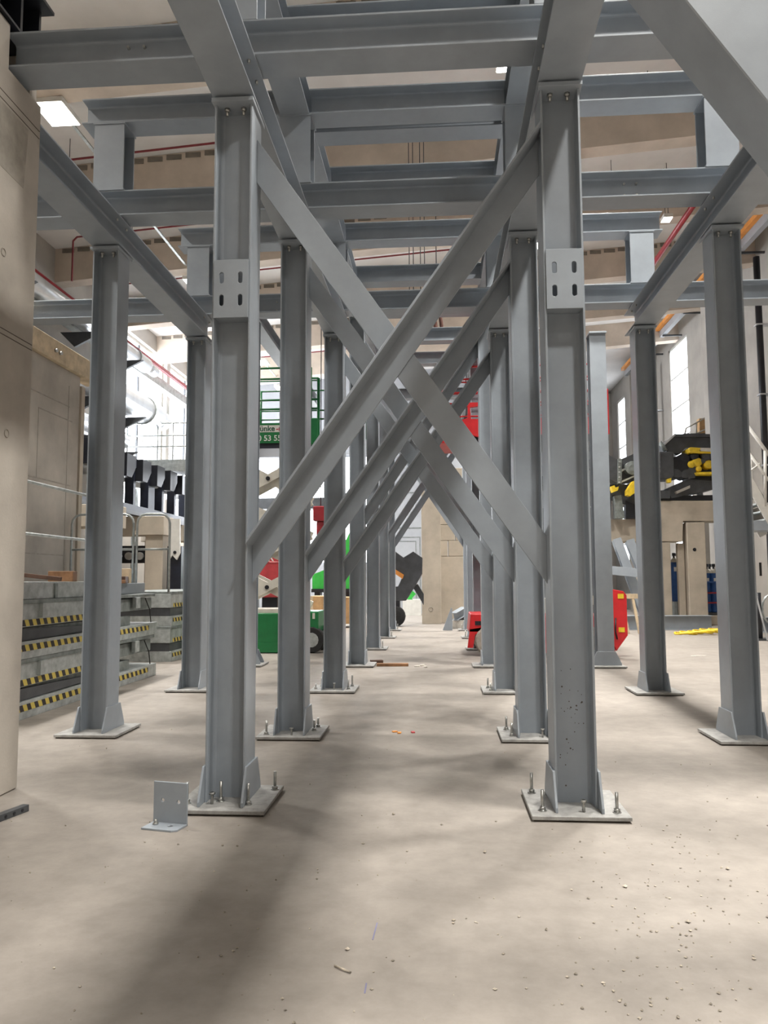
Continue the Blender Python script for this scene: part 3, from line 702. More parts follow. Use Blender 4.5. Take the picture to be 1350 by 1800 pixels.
# things behind the green lift
t = thing('red_machine', (-4.5, 20, 0), 'faded red machine body behind the white arms of the green lift', 'machine')
a = atY(453, 985, 20.); b = atY(493, 1050, 20.)
MB().box((a.x, 20, b.z), (b.x, 21, a.z)).build('body', RED_F, t, .05); MB().box((a.x+.1, 20.1, 0), (b.x-.1, 20.9, b.z)).build('undercarriage', BLACK, t)
txt('lettering', 'ER', .26, (a.x+.14, 19.96, a.z-.02), INK_W, t); MB().cyl((a.x+.14, 19.95, b.z+.35), (a.x+.14, 20.05, b.z+.35), .1, 12).build('port', BLACK, t)
MB().box((a.x, 19.97, a.z-.03), (b.x, 20.0, a.z+.26)).build('sign_board', RED_F, t)
t = thing('red_hoist', (-3.9, 19, 0), 'dark red hoist block hanging between columns behind the braces', 'hoist')
a = atY(560, 898, 19.); MB().box((a.x-.14, 19, a.z-.25), (a.x+.2, 19.3, a.z+.12)).build('body', RED_P, t, .02)
MB().box((a.x-.06, 19.05, a.z-.7), (a.x+.12, 19.25, a.z-.25)).build('hook_block', RED_P, t, .02)
MB().cyl((a.x+.03, 19.15, a.z+.1), (a.x+.03, 19.15, RZ(a.x)), .012, 6).build('rope', STEEL_D, t)
for k, (x0p, y0p, x1p, y1p, Y) in enumerate(((545, 1048, 574, 1092, 24.), (578, 1050, 622, 1092, 24.5))):
    a, b = atY(x0p, y0p, Y), atY(x1p, y1p, Y)
    t = thing('wooden_crate', ((a.x+b.x)/2, Y, 0), '', 'crate', 'wooden crates in the background')
    t['label'] = 'pale wooden crate behind the ' + ('wheels of the green lift' if k == 0 else 'fourth left inner column')
    MB().box((a.x, Y, .12), (b.x, Y+1, a.z)).build('crate_box', CARD, t, .01)
    for x in (a.x, b.x-.1): MB().box((x, Y-.03, .1), (x+.1, Y, a.z)).build('batten', TIMBER, t)
    for x in (a.x, b.x-.12): MB().box((x, Y, 0), (x+.12, Y+1, .12)).build('skid', WOOD, t)
t = thing('bright_green_machine', (-3.6, 28, 0), 'bright green machine arm seen between the left columns', 'machine')
q = [atY(a, b, 28.) for a, b in ((549,1010),(575,1000),(590,960),(604,1000),(622,1010),(622,1035),(549,1035))]
MB().prism([(p.x, p.z) for p in q], (0,28,0), (0,28.6,0), (1,0,0), (0,0,1)).build('body', GREEN_B, t)
a, b = atY(548, 1035, 28.), atY(622, 1041, 28.); MB().box((a.x, 27.9, b.z), (b.x, 28.7, a.z)).build('base_frame', BLACK, t)
for x in (a.x+.1, b.x-.3): MB().box((x, 28, 0), (x+.2, 28.5, b.z)).build('leg', BLACK, t)
q = [atY(a, b, 28.) for a, b in ((602,960),(614,935),(626,1000),(612,1006))]
MB().prism([(p.x, p.z) for p in q], (0,28.1,0), (0,28.5,0), (1,0,0), (0,0,1)).build('boom', GREEN_B, t)
t = thing('green_boom', (-2.2, 22, 0), 'green boom head above the braces between third and fourth left columns', 'machine')
q = [atY(a, b, 22.) for a, b in ((640,745),(652,728),(664,750),(664,772),(640,772))]
MB().prism([(p.x, p.z) for p in q], (0,22,0), (0,22.4,0), (1,0,0), (0,0,1)).build('head', GREEN, t)
a = atY(652, 772, 22.2); MB().box((a.x-.12, 22.1, 0), (a.x+.12, 22.3, a.z)).build('mast', GALV_D, t)
q = [atY(a, b, 22.) for a, b in ((550,872),(562,862),(574,872),(574,876),(550,876))]
t = thing('dark_gantry', (-3, 30, 0), 'dark gantry beam crossing behind the green lift', 'gantry')
a, b = atY(440, 876, 30.), atY(640, 893, 30.); MB().box((a.x, 30, b.z), (b.x, 30.4, a.z)).build('beam', STEEL_D, t)
for x in (a.x, b.x-.3): MB().box((x, 30, 0), (x+.3, 30.4, b.z)).build('leg', STEEL_D, t)

# ================================================================== MIDDLE BACKGROUND
a = atZ(742, 1097); b = atZ(776, 1097)
t = thing('concrete_pillar', (a.x, a.y, 0), 'beige concrete pillar standing at the far end of the aisle', 'pillar')
MB().box((a.x, a.y, 0), (b.x, a.y+.6, 5.4)).build('pillar_body', CONC_B, t, .01)
c = atY(757.5, 1071, a.y-.003)
MB().tube([(c.x+.07*math.cos(k), a.y-.003, c.z+.07*math.sin(k)) for k in [i*math.pi/8 for i in range(17)]], .012, 5, False).build('lifting_ring', PATCH, t)
t = thing('block_wall', (b.x, a.y+1, 0), 'beige concrete block wall right of the far pillar', 'wall')
Yb = a.y+.7; bx1 = atY(822, 1000, Yb).x
zz = 0; k = 0
for h in (2.3, .55, .55, .9, 1.1):
    split = b.x+(.28 if k % 2 else .55)*(bx1-b.x)
    if k == 0: MB().box((b.x-.1, Yb, zz), (bx1, Yb+.6, zz+h-.012)).build('block', CONC_B, t, .012)
    else:
        MB().box((b.x-.1, Yb, zz), (split-.012, Yb+.6, zz+h-.012)).build('block', CONC_B, t, .012)
        MB().box((split+.012, Yb, zz), (bx1, Yb+.6, zz+h-.012)).build('block', CONC_B, t, .012)
    zz += h; k += 1
t = thing('crusher_jaw', (-1.4, 25, 0), 'dark grey hooked machine piece left of the far concrete pillar', 'machine')
def zp(a, b): return atY(640+a/6.136, 880+b/6.136, 25.2)
q = [zp(*p) for p in ((300,520),(425,612),(530,548),(628,615),(625,790),(545,930),(450,1080),(330,1085),(330,930),(365,925),(405,840),(410,800),(330,740))]
MB().prism([(p.x, p.z) for p in q], (0,25.2,0), (0,25.75,0), (1,0,0), (0,0,1)).build('jaw_plate', STEEL_D, t, .01)
q = [zp(*p) for p in ((335,740),(430,800),(415,845),(335,790))]
MB().prism([(p.x, p.z) for p in q], (0,25.15,0), (0,25.6,0), (1,0,0), (0,0,1)).build('orange_liner', ORANGE, t)
q = [zp(*p) for p in ((520,930),(575,900),(640,1010),(640,1130))]
MB().prism([(p.x, p.z) for p in q], (0,25.5,0), (0,25.9,0), (1,0,0), (0,0,1)).build('rear_strut', STEEL_D, t)
c = zp(368, 1180); MB().lathe((c.x-.1, 25.15, .32), [(.2,0),(.31,.02),(.33,.08),(.33,.3),(.3,.36)], 18, (0,1,0)).build('wheel', RUBBER, t)
MB().box((c.x-.2, 25.2, .3), (c.x+.05, 25.7, zp(330,1080).z)).build('wheel_fork', BLACK, t)
t = thing('green_trestle', (-.9, 33, 0), 'small green machine foot behind the hooked piece', 'machine')
q = [atY(a, b, 33.) for a, b in ((715,1056),(722,1036),(731,1044),(724,1052),(727,1056))]
MB().prism([(p.x, p.z) for p in q], (0,33,0), (0,33.3,0), (1,0,0), (0,0,1)).build('foot', GREEN_B, t)
a = atY(708, 1054, 33); b = atY(740, 1058, 33); MB().box((a.x, 32.9, 0), (b.x, 34, a.z)).build('plinth', WHITE, t)
# offcut plates on the floor right of the pillar
t = thing('triangular_plate', (.3, 24.2, 0), 'upright grey triangular steel plate on the floor beside the far pillar', 'plate')
q = [atZ(778, 1108)]; Y0 = q[0].y
q = [atY(a, b, Y0) for a, b in ((778,1108),(795.5,1108),(795,1070),(793,1068))]
MB().prism([(p.x, max(p.z, 0)) for p in q], (0,Y0,0), (0,Y0+.1,0), (1,0,0), (0,0,1)).build('plate', STEEL, t)
a = atY(798, 1084, Y0+.8); b = atY(818, 1074, Y0+.8)
o = ibeam((a.x, Y0+.8, a.z), (b.x, Y0+1.2, b.z), .24, .24).build('steel_offcut', STEEL); tag(o, 'short tilted steel beam offcut behind the triangular plate', 'beam')
block('timber_bearer', ((a.x+b.x)/2, Y0+1.0, 0), (.7, .3, max(.05, a.z-.125)), 0, SCRAP, 'pale timber under the tilted steel offcut', 'timber')
tag(MB().box((.62, 25.9, .0), (1.05, 26.4, .35)).build('rubber_foot', RUBBER, None, .08), 'black rubber foot peeking out right of the far pillar', 'foot')

# ================================================================== RED PLATFORM LIFT
YD = 15.55
rx0, rx1 = .60, 3.45
t = thing('platform_lift', (2, YD, 0), 'red scissor platform lift with dark arms behind the right columns', 'lift')
MB().box((rx0+.55, YD, .06), (rx1-.05, YD+1.2, .78)).build('chassis', RED, t, .02)
q = [(rx0-.02, .46), (rx0+.55, .46), (rx0+.55, .82), (rx0+.02, .82)]
MB().prism([(x, z) for x, z in q], (0,YD,0), (0,YD+1.2,0), (1,0,0), (0,0,1)).build('chassis_end', RED, t, .015)
q = [(rx0-.05, .16), (rx0+.06, .16), (rx0+.1, .42), (rx0+.5, .5), (rx0+.5, .6), (rx0+.0, .52)]
MB().prism([(x, z) for x, z in q], (0,YD,0), (0,YD+.12,0), (1,0,0), (0,0,1)).build('wheel_arch', RED, t)
MB().box((rx0+.1, YD-.01, .60), (rx0+.5, YD+.02, .68)).build('dark_slot', BLACK, t)
for x, m_ in ((rx0+.38, TYRE), (rx1-.55, TYRE)):
    for y in (YD-.12, YD+.85):
        w_ = MB(); w_.lathe((x, y, .29), [(.15,0),(.26,0),(.29,.04),(.29,.2),(.26,.24),(.15,.24)], 20, (0,1,0)); wo = w_.build('wheel', m_, t)
        MB().lathe((x, y-.01, .29), [(.03,0),(.14,.01),(.16,.03)], 14, (0,1,0)).build('hub', GALV_D, wo)
pa, pb = atY(1076, 1036, YD+.1), atY(1098, 1140, YD+.1)
q = [(pa.x-.08, .25), (pb.x-.22, .12), (pb.x, .42), (pb.x, 1.18), (pb.x-.06, 1.26), (pa.x-.08, 1.30)]
MB().prism(q, (0,YD-.2,0), (0,YD-.14,0), (1,0,0), (0,0,1)).build('end_panel', RED, t, .01)
for z in (1.12, .48): MB().box((pb.x-.17, YD-.21, z), (pb.x-.06, YD-.2, z+.09)).build('warning_sticker', YELLOW, t)
MB().tube([(pb.x-.20, YD-.2, .35), (pb.x-.24, YD-.24, .5), (pb.x-.22, YD-.2, .75)], .015, 6).build('hose', BLACK, t)
for z0, z1 in ((.85, 1.6), (1.6, 2.35), (2.35, 3.1), (3.1, 3.85)):
    for yy in (YD+.15, YD+.95):
        MB().bar((rx0+.4, yy, z0), (rx1-.25, yy, z1), .06, .15).build('scissor_arm', STEEL_D, t)
        MB().bar((rx0+.4, yy+.08, z1), (rx1-.25, yy+.08, z0), .06, .15).build('scissor_arm', STEEL_D, t)
    MB().cyl(((rx0+rx1)/2, YD+.1, (z0+z1)/2), ((rx0+rx1)/2, YD+1.1, (z0+z1)/2), .05, 10).build('pivot_pin', STEEL_D, t)
pz = atY(950, 765, YD).z; pt = atY(950, 736, YD).z
MB().box((rx0+.0, YD-.05, pz-.14), (rx1-.08, YD+1.25, pz)).build('platform_deck', BLACK, t)
MB().box((rx0+.0, YD-.1, pz), (rx1-.08, YD-.06, pt)).build('platform_board', RED, t)
for y in (645, 667, 691, 710):
    z = atY(950, y-2, YD).z
    MB().tube([(rx0-.55, YD-.05, z), (rx1-.12, YD-.05, z)], .022, 6).build('platform_rail', RED, t)
    MB().tube([(rx0-.55, YD+1.2, z), (rx1-.12, YD+1.2, z)], .018, 6).build('platform_rail', RED, t)
zt = atY(950, 643, YD).z
for x in (rx0-.5, rx0+.35, 1.4, 2.3, rx1-.15):
    MB().tube([(x, YD-.05, pz), (x, YD-.05, zt)], .025, 6).build('platform_post', RED, t)
MB().box((rx0-.55, YD-.1, pz-.14), (rx0+.02, YD+1.25, pz-.02)).build('deck_extension', RED, t)
a, b = atY(820, 706, YD-.2), atY(842, 762, YD-.2)
q = [atY(*p, YD-.2) for p in ((812,738),(822,735),(822,708),(841,708),(841,714),(826,716),(828,738),(841,740),(841,768),(826,764))]
MB().prism([(p.x, p.z) for p in q], (0,YD-.22,0), (0,YD-.12,0), (1,0,0), (0,0,1)).build('control_box', RED, t)
a = atY(1065, 682, YD-.2); b = atY(1072, 764, YD-.2)
MB().box((a.x, YD-.2, b.z), (b.x, YD+1.2, a.z)).build('end_gate', RED, t, .03)

# ================================================================== RIGHT BACKGROUND
YB = 25.5
def pbox(mb, x0, y0, x1, y1, Y, d):
    a, b = atY(x0, y0, Y), atY(x1, y1, Y); return mb.box((a.x, Y, b.z), (b.x, Y+d, a.z))
def ppoly(name, pts, Y, d, m, parent, bev=0.):
    q = [atY(a, b, Y) for a, b in pts]
    return MB().prism([(p.x, max(p.z, .001)) for p in q], (0,Y,0), (0,Y+d,0), (1,0,0), (0,0,1)).build(name, m, parent, bev)
t = thing('machine_foundation', (7.5, YB, 0), 'stacked beige concrete blocks carrying the black crusher at right', 'foundation')
ppoly('block', ((1158,880),(1270,880),(1270,916),(1201,916),(1200,952),(1158,952)), YB, .9, CONC_B, t, .015)
a, b = atY(1160, 953, YB), atY(1178, 953, YB); MB().box((a.x, YB, 0), (b.x, YB+.45, a.z-.01)).build('pillar', CONC_B, t, .015)
a, b = atY(1206, 918, YB), atY(1238, 918, YB); MB().box((a.x, YB-.05, 0), (b.x, YB+.45, a.z-.01)).build('pillar', CONC_B, t, .015)
a, b = atY(1194, 954, YB), atY(1206, 954, YB); MB().box((a.x, YB+.2, 0), (b.x, YB+.4, a.z-.01)).build('pillar_side', CONC_B, t, .015)
c = atY(1221, 966, YB-.06); MB().cyl(c, c+Vector((0,.03,0)), .055, 14).build('round_hole', BLACK, t)
a, b = atY(1236, 918, YB+2.6), atY(1262, 918, YB+2.6); MB().box((a.x, YB+2.6, .31), (min(9.58, b.x), YB+2.8, a.z)).build('rear_wall', CONC_G, t, .01)
t = thing('foundation_beam', (5.8, YB, 0), 'beige concrete beam left of the crusher foundation, under the chute', 'foundation')
ppoly('beam', ((1020,914),(1156,911),(1156,952),(1020,952)), YB+.2, 1.4, CONC_B, t, .015)
for x0p, x1p in ((1030, 1062), (1128, 1154)):
    a, b = atY(x0p, 953, YB+.3), atY(x1p, 953, YB+.3); MB().box((a.x, YB+.3, 0), (b.x, YB+1.3, a.z)).build('pillar', CONC_B, t, .015)
tag(MB().box((atY(1255,900,YB).x+.4, 21.3, 0), (WXR-.02, 21.9, 3.0)).build('stair_landing_block', CONC_B, None, .015), 'beige concrete block with a black number below the white stair', 'block')
# blue gas bottles
def bottle(px, Y, z, label):
    a = atY(px, 1000, Y); t = thing('gas_cylinder', (a.x, Y, z), label, 'gas cylinder', 'blue gas cylinders')
    MB().lathe((a.x, Y, z), [(.10,0),(.115,.03),(.115,1.28)], 14).build('body', BLUE, t)
    MB().lathe((a.x, Y, z+1.28), [(.115,0),(.10,.07),(.06,.12),(.03,.14)], 14).build('shoulder', CREAM, t)
    MB().lathe((a.x, Y, z+1.42), [(.03,0),(.03,.06),(.055,.07),(.055,.16),(.02,.17)], 10).build('valve', BLACK, t)
    MB().box((a.x-.04, Y-.119, z+.98), (a.x+.04, Y-.112, z+1.12)).build('paper_label', INK_W, t)
tag(MB().box((atY(1158,1000,YB).x, YB+.55, 0), (WXR-.02, YB+2.9, .30)).build('floor_plinth', CONC_B, None, .01), 'low concrete plinth carrying the blue gas cylinders', 'plinth')
Yc = 26.5
for k, p_ in enumerate((1241.5, 1247.5, 1254)): bottle(p_, Yc+.26*(k % 2), .39, 'blue gas cylinder in the rack behind the column at right, %s of three' % ('leftmost', 'middle', 'rightmost')[k])
for k, p_ in enumerate((1185, 1191)): bottle(p_, Yc-.2+.3*k, .75, 'blue gas cylinder in the gap of the foundation, %s of two' % ('left', 'right')[k])
MB_ = MB().box((atY(1180,1000,Yc).x, Yc-.5, .30), (atY(1196,1000,Yc).x, Yc+.5, .75)).build('cylinder_pallet', GALV_D); tag(MB_, 'grey steel pallet under the two cylinders in the foundation gap', 'pallet')
t = thing('cylinder_rack', (atY(1248,1000,Yc).x, Yc-.2, .3), 'red and steel rack holding the three blue gas cylinders', 'rack')
xa_, xb_ = atY(1239,1000,Yc).x, atY(1258,1000,Yc).x
MB().box((xa_, Yc-.2, .30), (xb_+.1, Yc+.5, .385)).build('tray', STEEL_D, t)
for z, m_ in ((.68, RED_P), (1.0, RED_P), (1.35, BLUE)): MB().box((xa_, Yc-.18, z), (xb_+.1, Yc-.14, z+.05)).build('cross_bar', m_, t)
MB().box((xb_+.06, Yc-.2, .385), (xb_+.1, Yc-.14, 1.3)).build('upright', WOOD, t)
# I-beam, hose on the floor
a = atZ(1085, 1106); b = atZ(1252, 1106)
Yi = 23.6
t = thing('floor_beam', (6.5, Yi, 0), 'grey steel beam lying on the floor in front of the foundation', 'beam')
ibeam((5.2, Yi, .21), (7.93, Yi, .21), .42, .30).build('beam_section', STEEL, t)
t = thing('floor_beam', (9.2, Yi, 0), 'grey steel beam lying on the floor at the right edge', 'beam')
ibeam((8.75, 22.5, .21), (9.55, 22.5, .21), .42, .30).build('beam_section', STEEL, t)
t = thing('yellow_hose', (6.9, 21.8, 0), 'coiled bright yellow hose on the floor in front of the steel beam', 'hose')
rn = random.Random(3); a = atZ(1234, 1115)
for k in range(6):
    cx, cy = a.x-.45+k*.18, a.y+rn.uniform(-.15, .15); rx, ry = rn.uniform(.22, .34), rn.uniform(.18, .3)
    MB().tube([(cx+rx*math.cos(i*.42), cy+ry*math.sin(i*.42), .03+.02*k+.015*math.sin(i*1.3)) for i in range(17)], .028, 6).build('coil', YELLOW, t)
block('scrap_strip', (atZ(1228,1153).x, atZ(1228,1153).y, 0), (.3, .05, .01), .1, SCRAP, 'white scrap strip on the floor right of the outer columns', 'scrap')
# leaning beams and timber trestle
for k, (p0, p1, nm) in enumerate((((1128,1068),(1083,948),'leftmost'), ((1150,1062),(1106,950),'middle'), ((1128,1008),(1068,1002),'crossing'))):
    Y = (24.45, 24.85, 24.1)[k]
    A0, B0 = atY(*p0, Y), atY(*p1, Y+.4)
    if k < 2:
        dd = (B0-A0); A0 = A0-dd*((A0.z-.10)/dd.z)
    ob = ibeam(A0, B0, .26, .26, up=(0,-1,0)).build('leaning_beam', STEEL)
    tag(ob, '%s grey steel beam leaning against the foundation behind the free-standing column' % nm, 'beam', 'leaning steel beams')
t = thing('timber_trestle', (5.3, 22, 0), 'pale timber trestle under the leaning beams beside the red lift', 'trestle')
a, b = atY(1092, 1044, 22.), atY(1128, 1052, 22.)
MB().box((a.x-.1, 22, a.z-.13), (b.x+.2, 22.15, a.z)).build('top_board', TIMBER, t)
for x in (a.x+.02, a.x+.32, b.x+.05): MB().bar((x, 22.05, a.z-.13), (x+.12, 21.9, .0), .08, .06).build('leg', TIMBER, t)
block('board_pile', (3.6, 23.0, 0), (1.2, 1.0, .95), 0, SCRAP, 'pale pile of boards behind the red lift', 'boards')

# black crusher on the foundation
Y = 25.3
t = thing('crusher', (7.5, Y, 4), 'black crusher machine with yellow engine on the concrete foundation', 'machine')
zt_ = atY(1200, 880, YB).z
ppoly('bed_frame', ((1158,872),(1262,870),(1262,879.5),(1158,879.5)), Y+.3, 1.3, BLACK, t)
ppoly('skid_beam', ((1158,862),(1178,862),(1178,876),(1158,876)), Y+.1, .5, STEEL_D, t)
ppoly('inclined_deck', ((1174,858),(1210,842),(1262,846),(1262,858),(1232,865),(1180,876)), Y+.2, 1.0, STEEL_D, t)
ppoly('deck_lip', ((1188,864),(1213,853),(1213,858),(1190,868)), Y+.05, .2, CONC_G, t)
ppoly('hood', ((1168,778),(1188,764),(1262,764),(1262,786),(1205,787),(1196,798),(1172,796)), Y+.3, 1.1, STEEL_D, t, .01)
ppoly('hood_trim', ((1166,780),(1187,762),(1189,764),(1168,783)), Y+.25, .1, SILVER, t)
ppoly('hood_edge', ((1188,763),(1262,763),(1262,768),(1188,768)), Y+.22, .1, STEEL_D, t)
gb = ppoly('gearbox', ((1159,794),(1184,794),(1186,836),(1180,842),(1160,842)), Y, .8, STEEL_D, t, .02)
for k in range(6):
    c = atY(1160.5, 799+k*8, Y); MB().cyl(c, c-Vector((0,.03,0)), .03, 6).build('bolt', STEEL_D, gb)
for (px1, py1, r1, mm) in ((1195, 818, .32, BLACK), (1203, 806, .18, BLACK), (1190, 830, .2, STEEL_D), (1205, 832, .17, STEEL_D)):
    c = atY(px1, py1, Y+.1); MB().lathe(c, [(r1*.3,-.02),(r1*.9,0),(r1,.05),(r1,.6)], 16, (0,1,0)).build('drum', mm, t)
ppoly('engine_cover', ((1210,788),(1214,786),(1232,787),(1230,793),(1258,794),(1258,797),(1212,796)), Y-.05, .7, YELLOW, t, .02)
ppoly('engine_panel', ((1229,787),(1258,788),(1258,794),(1232,793)), Y-.03, .6, WHITE, t)
eb = ppoly('engine_block', ((1210,797),(1262,797),(1262,846),(1210,846)), Y+.35, .6, BLACK, t)
for (px1, py1, r1, mm) in ((1216,816,.12,YELLOW),(1226,812,.16,YELLOW),(1229,824,.1,YELLOW),(1246,816,.15,YELLOW),(1254,816,.13,YELLOW),(1222,802,.14,BLACK),(1242,802,.16,STEEL_D),(1253,803,.13,BLACK),(1236,810,.09,STEEL_D)):
    c = atY(px1, py1, Y+.05); MB().lathe(c, [(r1*.4,-.02),(r1*.85,0),(r1,.05),(r1,.32)], 14, (0,1,0)).build('cylinder_head', mm, eb)
ppoly('engine_bracket', ((1224,830),(1258,829),(1262,834),(1250,834),(1226,834)), Y-.1, .4, YELLOW, t)
ppoly('oil_pan', ((1210,816),(1224,818),(1222,840),(1210,842)), Y+.1, .3, STEEL_D, t)
ppoly('yellow_valve', ((1173,842),(1180,840),(1180,848),(1174,848)), Y-.05, .2, YELLOW, t)
c = atY(1170, 793, Y+.2); e = atY(1160, 777, Y+.2); MB().tube([e, c], .07, 8).build('filler_pipe', GALV_D, t)
# feeder chute left of the crusher
t = thing('feeder_chute', (5.8, Y, 4), 'black chute with V-shaped walls and yellow buckets left of the crusher', 'chute')
ppoly('left_wall', ((1062,796),(1088,808),(1090,852),(1062,838)), Y, .5, STEEL_D, t, .01)
ppoly('right_wall', ((1089,808),(1120,795),(1156,800),(1156,840),(1090,850)), Y+.2, .5, STEEL_D, t, .01)
ppoly('corner_post', ((1086,806),(1093,806),(1093,850),(1086,850)), Y-.06, .2, GALV_D, t)
for k in range(5):
    c = atY(1088.5, 812+k*9, Y-.06); MB().cyl(c, c-Vector((0,.03,0)), .028, 6).build('bolt', SILVER, t)
ppoly('stay', ((1091,826),(1112,816),(1112,819),(1091,830)), Y-.02, .1, GALV, t)
ppoly('stay', ((1091,846),(1116,835),(1116,838),(1091,849)), Y-.02, .1, GALV, t)
ppoly('bucket', ((1074,855),(1080,853),(1082,857),(1088,855),(1086,862),(1078,865)), Y-.25, .3, YELLOW, t)
ppoly('bucket', ((1112,846),(1122,842),(1122,862),(1108,872),(1102,870),(1102,862)), Y-.25, .3, YELLOW, t)
ppoly('lower_frame', ((1062,852),(1156,850),(1156,880),(1156,905),(1062,876)), Y+.25, .6, STEEL_D, t)
ppoly('leg', ((1080,872),(1092,870),(1098,911),(1082,911)), Y+.0, .3, GALV_D, t)
ppoly('leg', ((1062,872),(1074,874),(1074,911),(1062,911)), Y+.1, .3, BLACK, t)
ppoly('leg', ((1100,880),(1156,904),(1156,911),(1100,911)), Y+.2, .3, BLACK, t)
c = atY(1112, 822, Y-.1); MB().lathe(c, [(.1,0),(.22,.03),(.22,.4)], 14, (0,1,0)).build('motor', GALV_D, t)
# chute seen behind the red lift
t = thing('dark_hopper', (2.6, 19, 0), 'dark hopper frame standing behind the red lift', 'hopper')
MB().box((1.9, 19, 1.1), (3.7, 19.8, 3.2)).build('bin', STEEL_D, t)
for x in (1.95, 3.5): MB().box((x, 19.05, 0), (x+.14, 19.2, 1.1)).build('leg', STEEL_D, t)
# raised walkway behind crusher
t = thing('platform_railing', (8.2, 27.5, 6), 'pale railing of the platform above the crusher', 'railing')
p0, p1, p2 = atY(1204, 762, 27.5), atY(1206, 753, 27.5), atY(1262, 722, 27.5)
MB().tube([p0, p1, p2], .03, 6).build('top_rail', CREAM, t)
MB().tube([atY(1224, 762, 27.5), atY(1262, 745, 27.5)], .03, 6).build('mid_rail', CREAM, t)
for x_, y0_, y1_ in ((1224, 762, 744), (1247, 762, 731)): MB().tube([atY(x_, y0_, 27.5), atY(x_, y1_, 27.5)], .03, 6).build('post', CREAM, t)
q = atY(1200, 763, 27.5); MB().box((q.x, 27.4, q.z-.2), (9.55, 28.5, q.z)).build('deck', STEEL_D, t)
MB().box((q.x+.2, 28.32, .30), (q.x+.4, 28.4, q.z-.2)).build('leg', STEEL_D, t); MB().box((9.2, 28.32, .30), (9.4, 28.4, q.z-.2)).build('leg', STEEL_D, t)
tag(MB().box((atY(1228,750,27.9).x, 27.8, q.z), (min(9.5, atY(1262,750,27.9).x), 28.1, q.z+.6)).build('wooden_box', CARD), 'wooden box on the platform above the crusher', 'box')
# white stair
Ys = 20.2
t = thing('white_stair', (8.6, Ys, 0), 'white steel stair descending at the right edge', 'stair')
def sp(px, py, Y=Ys): return atY(px, py, Y)
for dy in (0, .9):
    o = Vector((0, dy, 0))
    A0, B0 = sp(1312, 838)+o, sp(1368, 938)+o
    MB().bar(A0, B0, .05, .22).build('stringer', WHITE, t)
    MB().tube([sp(1312, 746)+o, sp(1368, 822)+o], .045, 8).build('handrail', WHITE, t)
    MB().tube([sp(1314, 793)+o, sp(1368, 868)+o], .035, 8).build('knee_rail', WHITE, t)
    for px1, ya, yb in ((1345, 890, 790),): MB().tube([sp(px1, ya)+o, sp(px1, yb)+o], .04, 6).build('post', WHITE, t)
for k in range(7):
    c = sp(1316+k*7.6, 845+k*13.6)
    MB().box((c.x-.14, Ys, c.z-.02), (c.x+.14, Ys+.9, c.z+.02)).build('tread', GALV, t)
MB().tube([sp(1312, 833), sp(1336, 815)], .03, 6).build('cross_rail', WHITE, t)
a = sp(1312, 915); MB().box((a.x, Ys, a.z-.25), (9.5, Ys+.9, a.z)).build('landing_beam', STEEL, t)
MB().box((a.x+.05, Ys+.7, 0), (a.x+.25, Ys+.9, a.z-.25)).build('leg', STEEL, t)
MB().bar((a.x+.1, Ys+.8, a.z-.1), (9.4, Ys+.8, a.z+.6), .12, .5).build('soffit', CONC_G, t)
blk = bpy.data.objects['stair_landing_block']
p = atY(1329, 1012, 21.28)
txt('number', '1', .5, (p.x, 21.29, p.z), INK_K, blk)
# hose and torch cart below the number
t = thing('welding_cart', (8.9, 19.6, 0), 'black and steel trolley with hose under the number at right', 'cart')
a = atY(1330, 1000, 19.6)
MB().tube([(a.x, 19.6, .05), (a.x, 19.6, 1.15)], .07, 10).build('bottle', BLACK, t); MB().bar((a.x-.08, 19.5, 1.1), (a.x+.1, 19.4, .02), .03, .03).build('handle', SILVER, t)
MB().tube([(a.x+.32+.22*math.cos(i*.5), 19.6+.02*i/9, .75+.36*math.sin(i*.5)) for i in range(26)], .02, 6).build('hose', GALV, t)
MB().box((a.x-.1, 19.5, 0), (a.x+.5, 19.9, .05)).build('base', STEEL_D, t)
# orange rail and black pipes on the right wall
t = thing('orange_rail', (9.0, 20, 10), 'orange rail on brackets along the right wall', 'rail')
a = Vector((8.7, 18.0, 0)); p = atY(1350, 365, 20.5)
zor = 1.5+(1018-365)/(1350-771.)*8.75
MB().box((8.72, 14, zor-.06), (8.86, 37.0, zor+.08)).build('rail', ORANGE, t)
MB().box((8.86, 14, zor-.32), (9.02, 37.0, zor-.07)).build('channel', PALE, t)
for i in range(9): MB().box((8.86, 15+i*2.6, zor-.40), (9.6, 15.06+i*2.6, zor-.34)).build('bracket', STEEL_D, t)
for y, x_ in ((22.2, 9.35), (33.5, 9.42)):
    tt = thing('black_downpipe', (x_, y, 0), 'black downpipe on the right wall, %s' % ('near the right edge' if y < 25 else 'beside the bright slot window'), 'pipe', 'black downpipes')
    MB().tube([(x_-.25, y, 3.0), (x_-.25, y, 10.6)], .09, 10).build('pipe', BLACK, tt)
    for z in (4.6, 6.6, 8.6): MB().box((x_-.36, y-.11, z), (9.59, y+.11, z+.04)).build('clip', SILVER, tt)
    MB().box((x_-.3, y-.06, 0), (x_-.2, y+.06, 3.0)).build('standpipe', BLACK, tt)

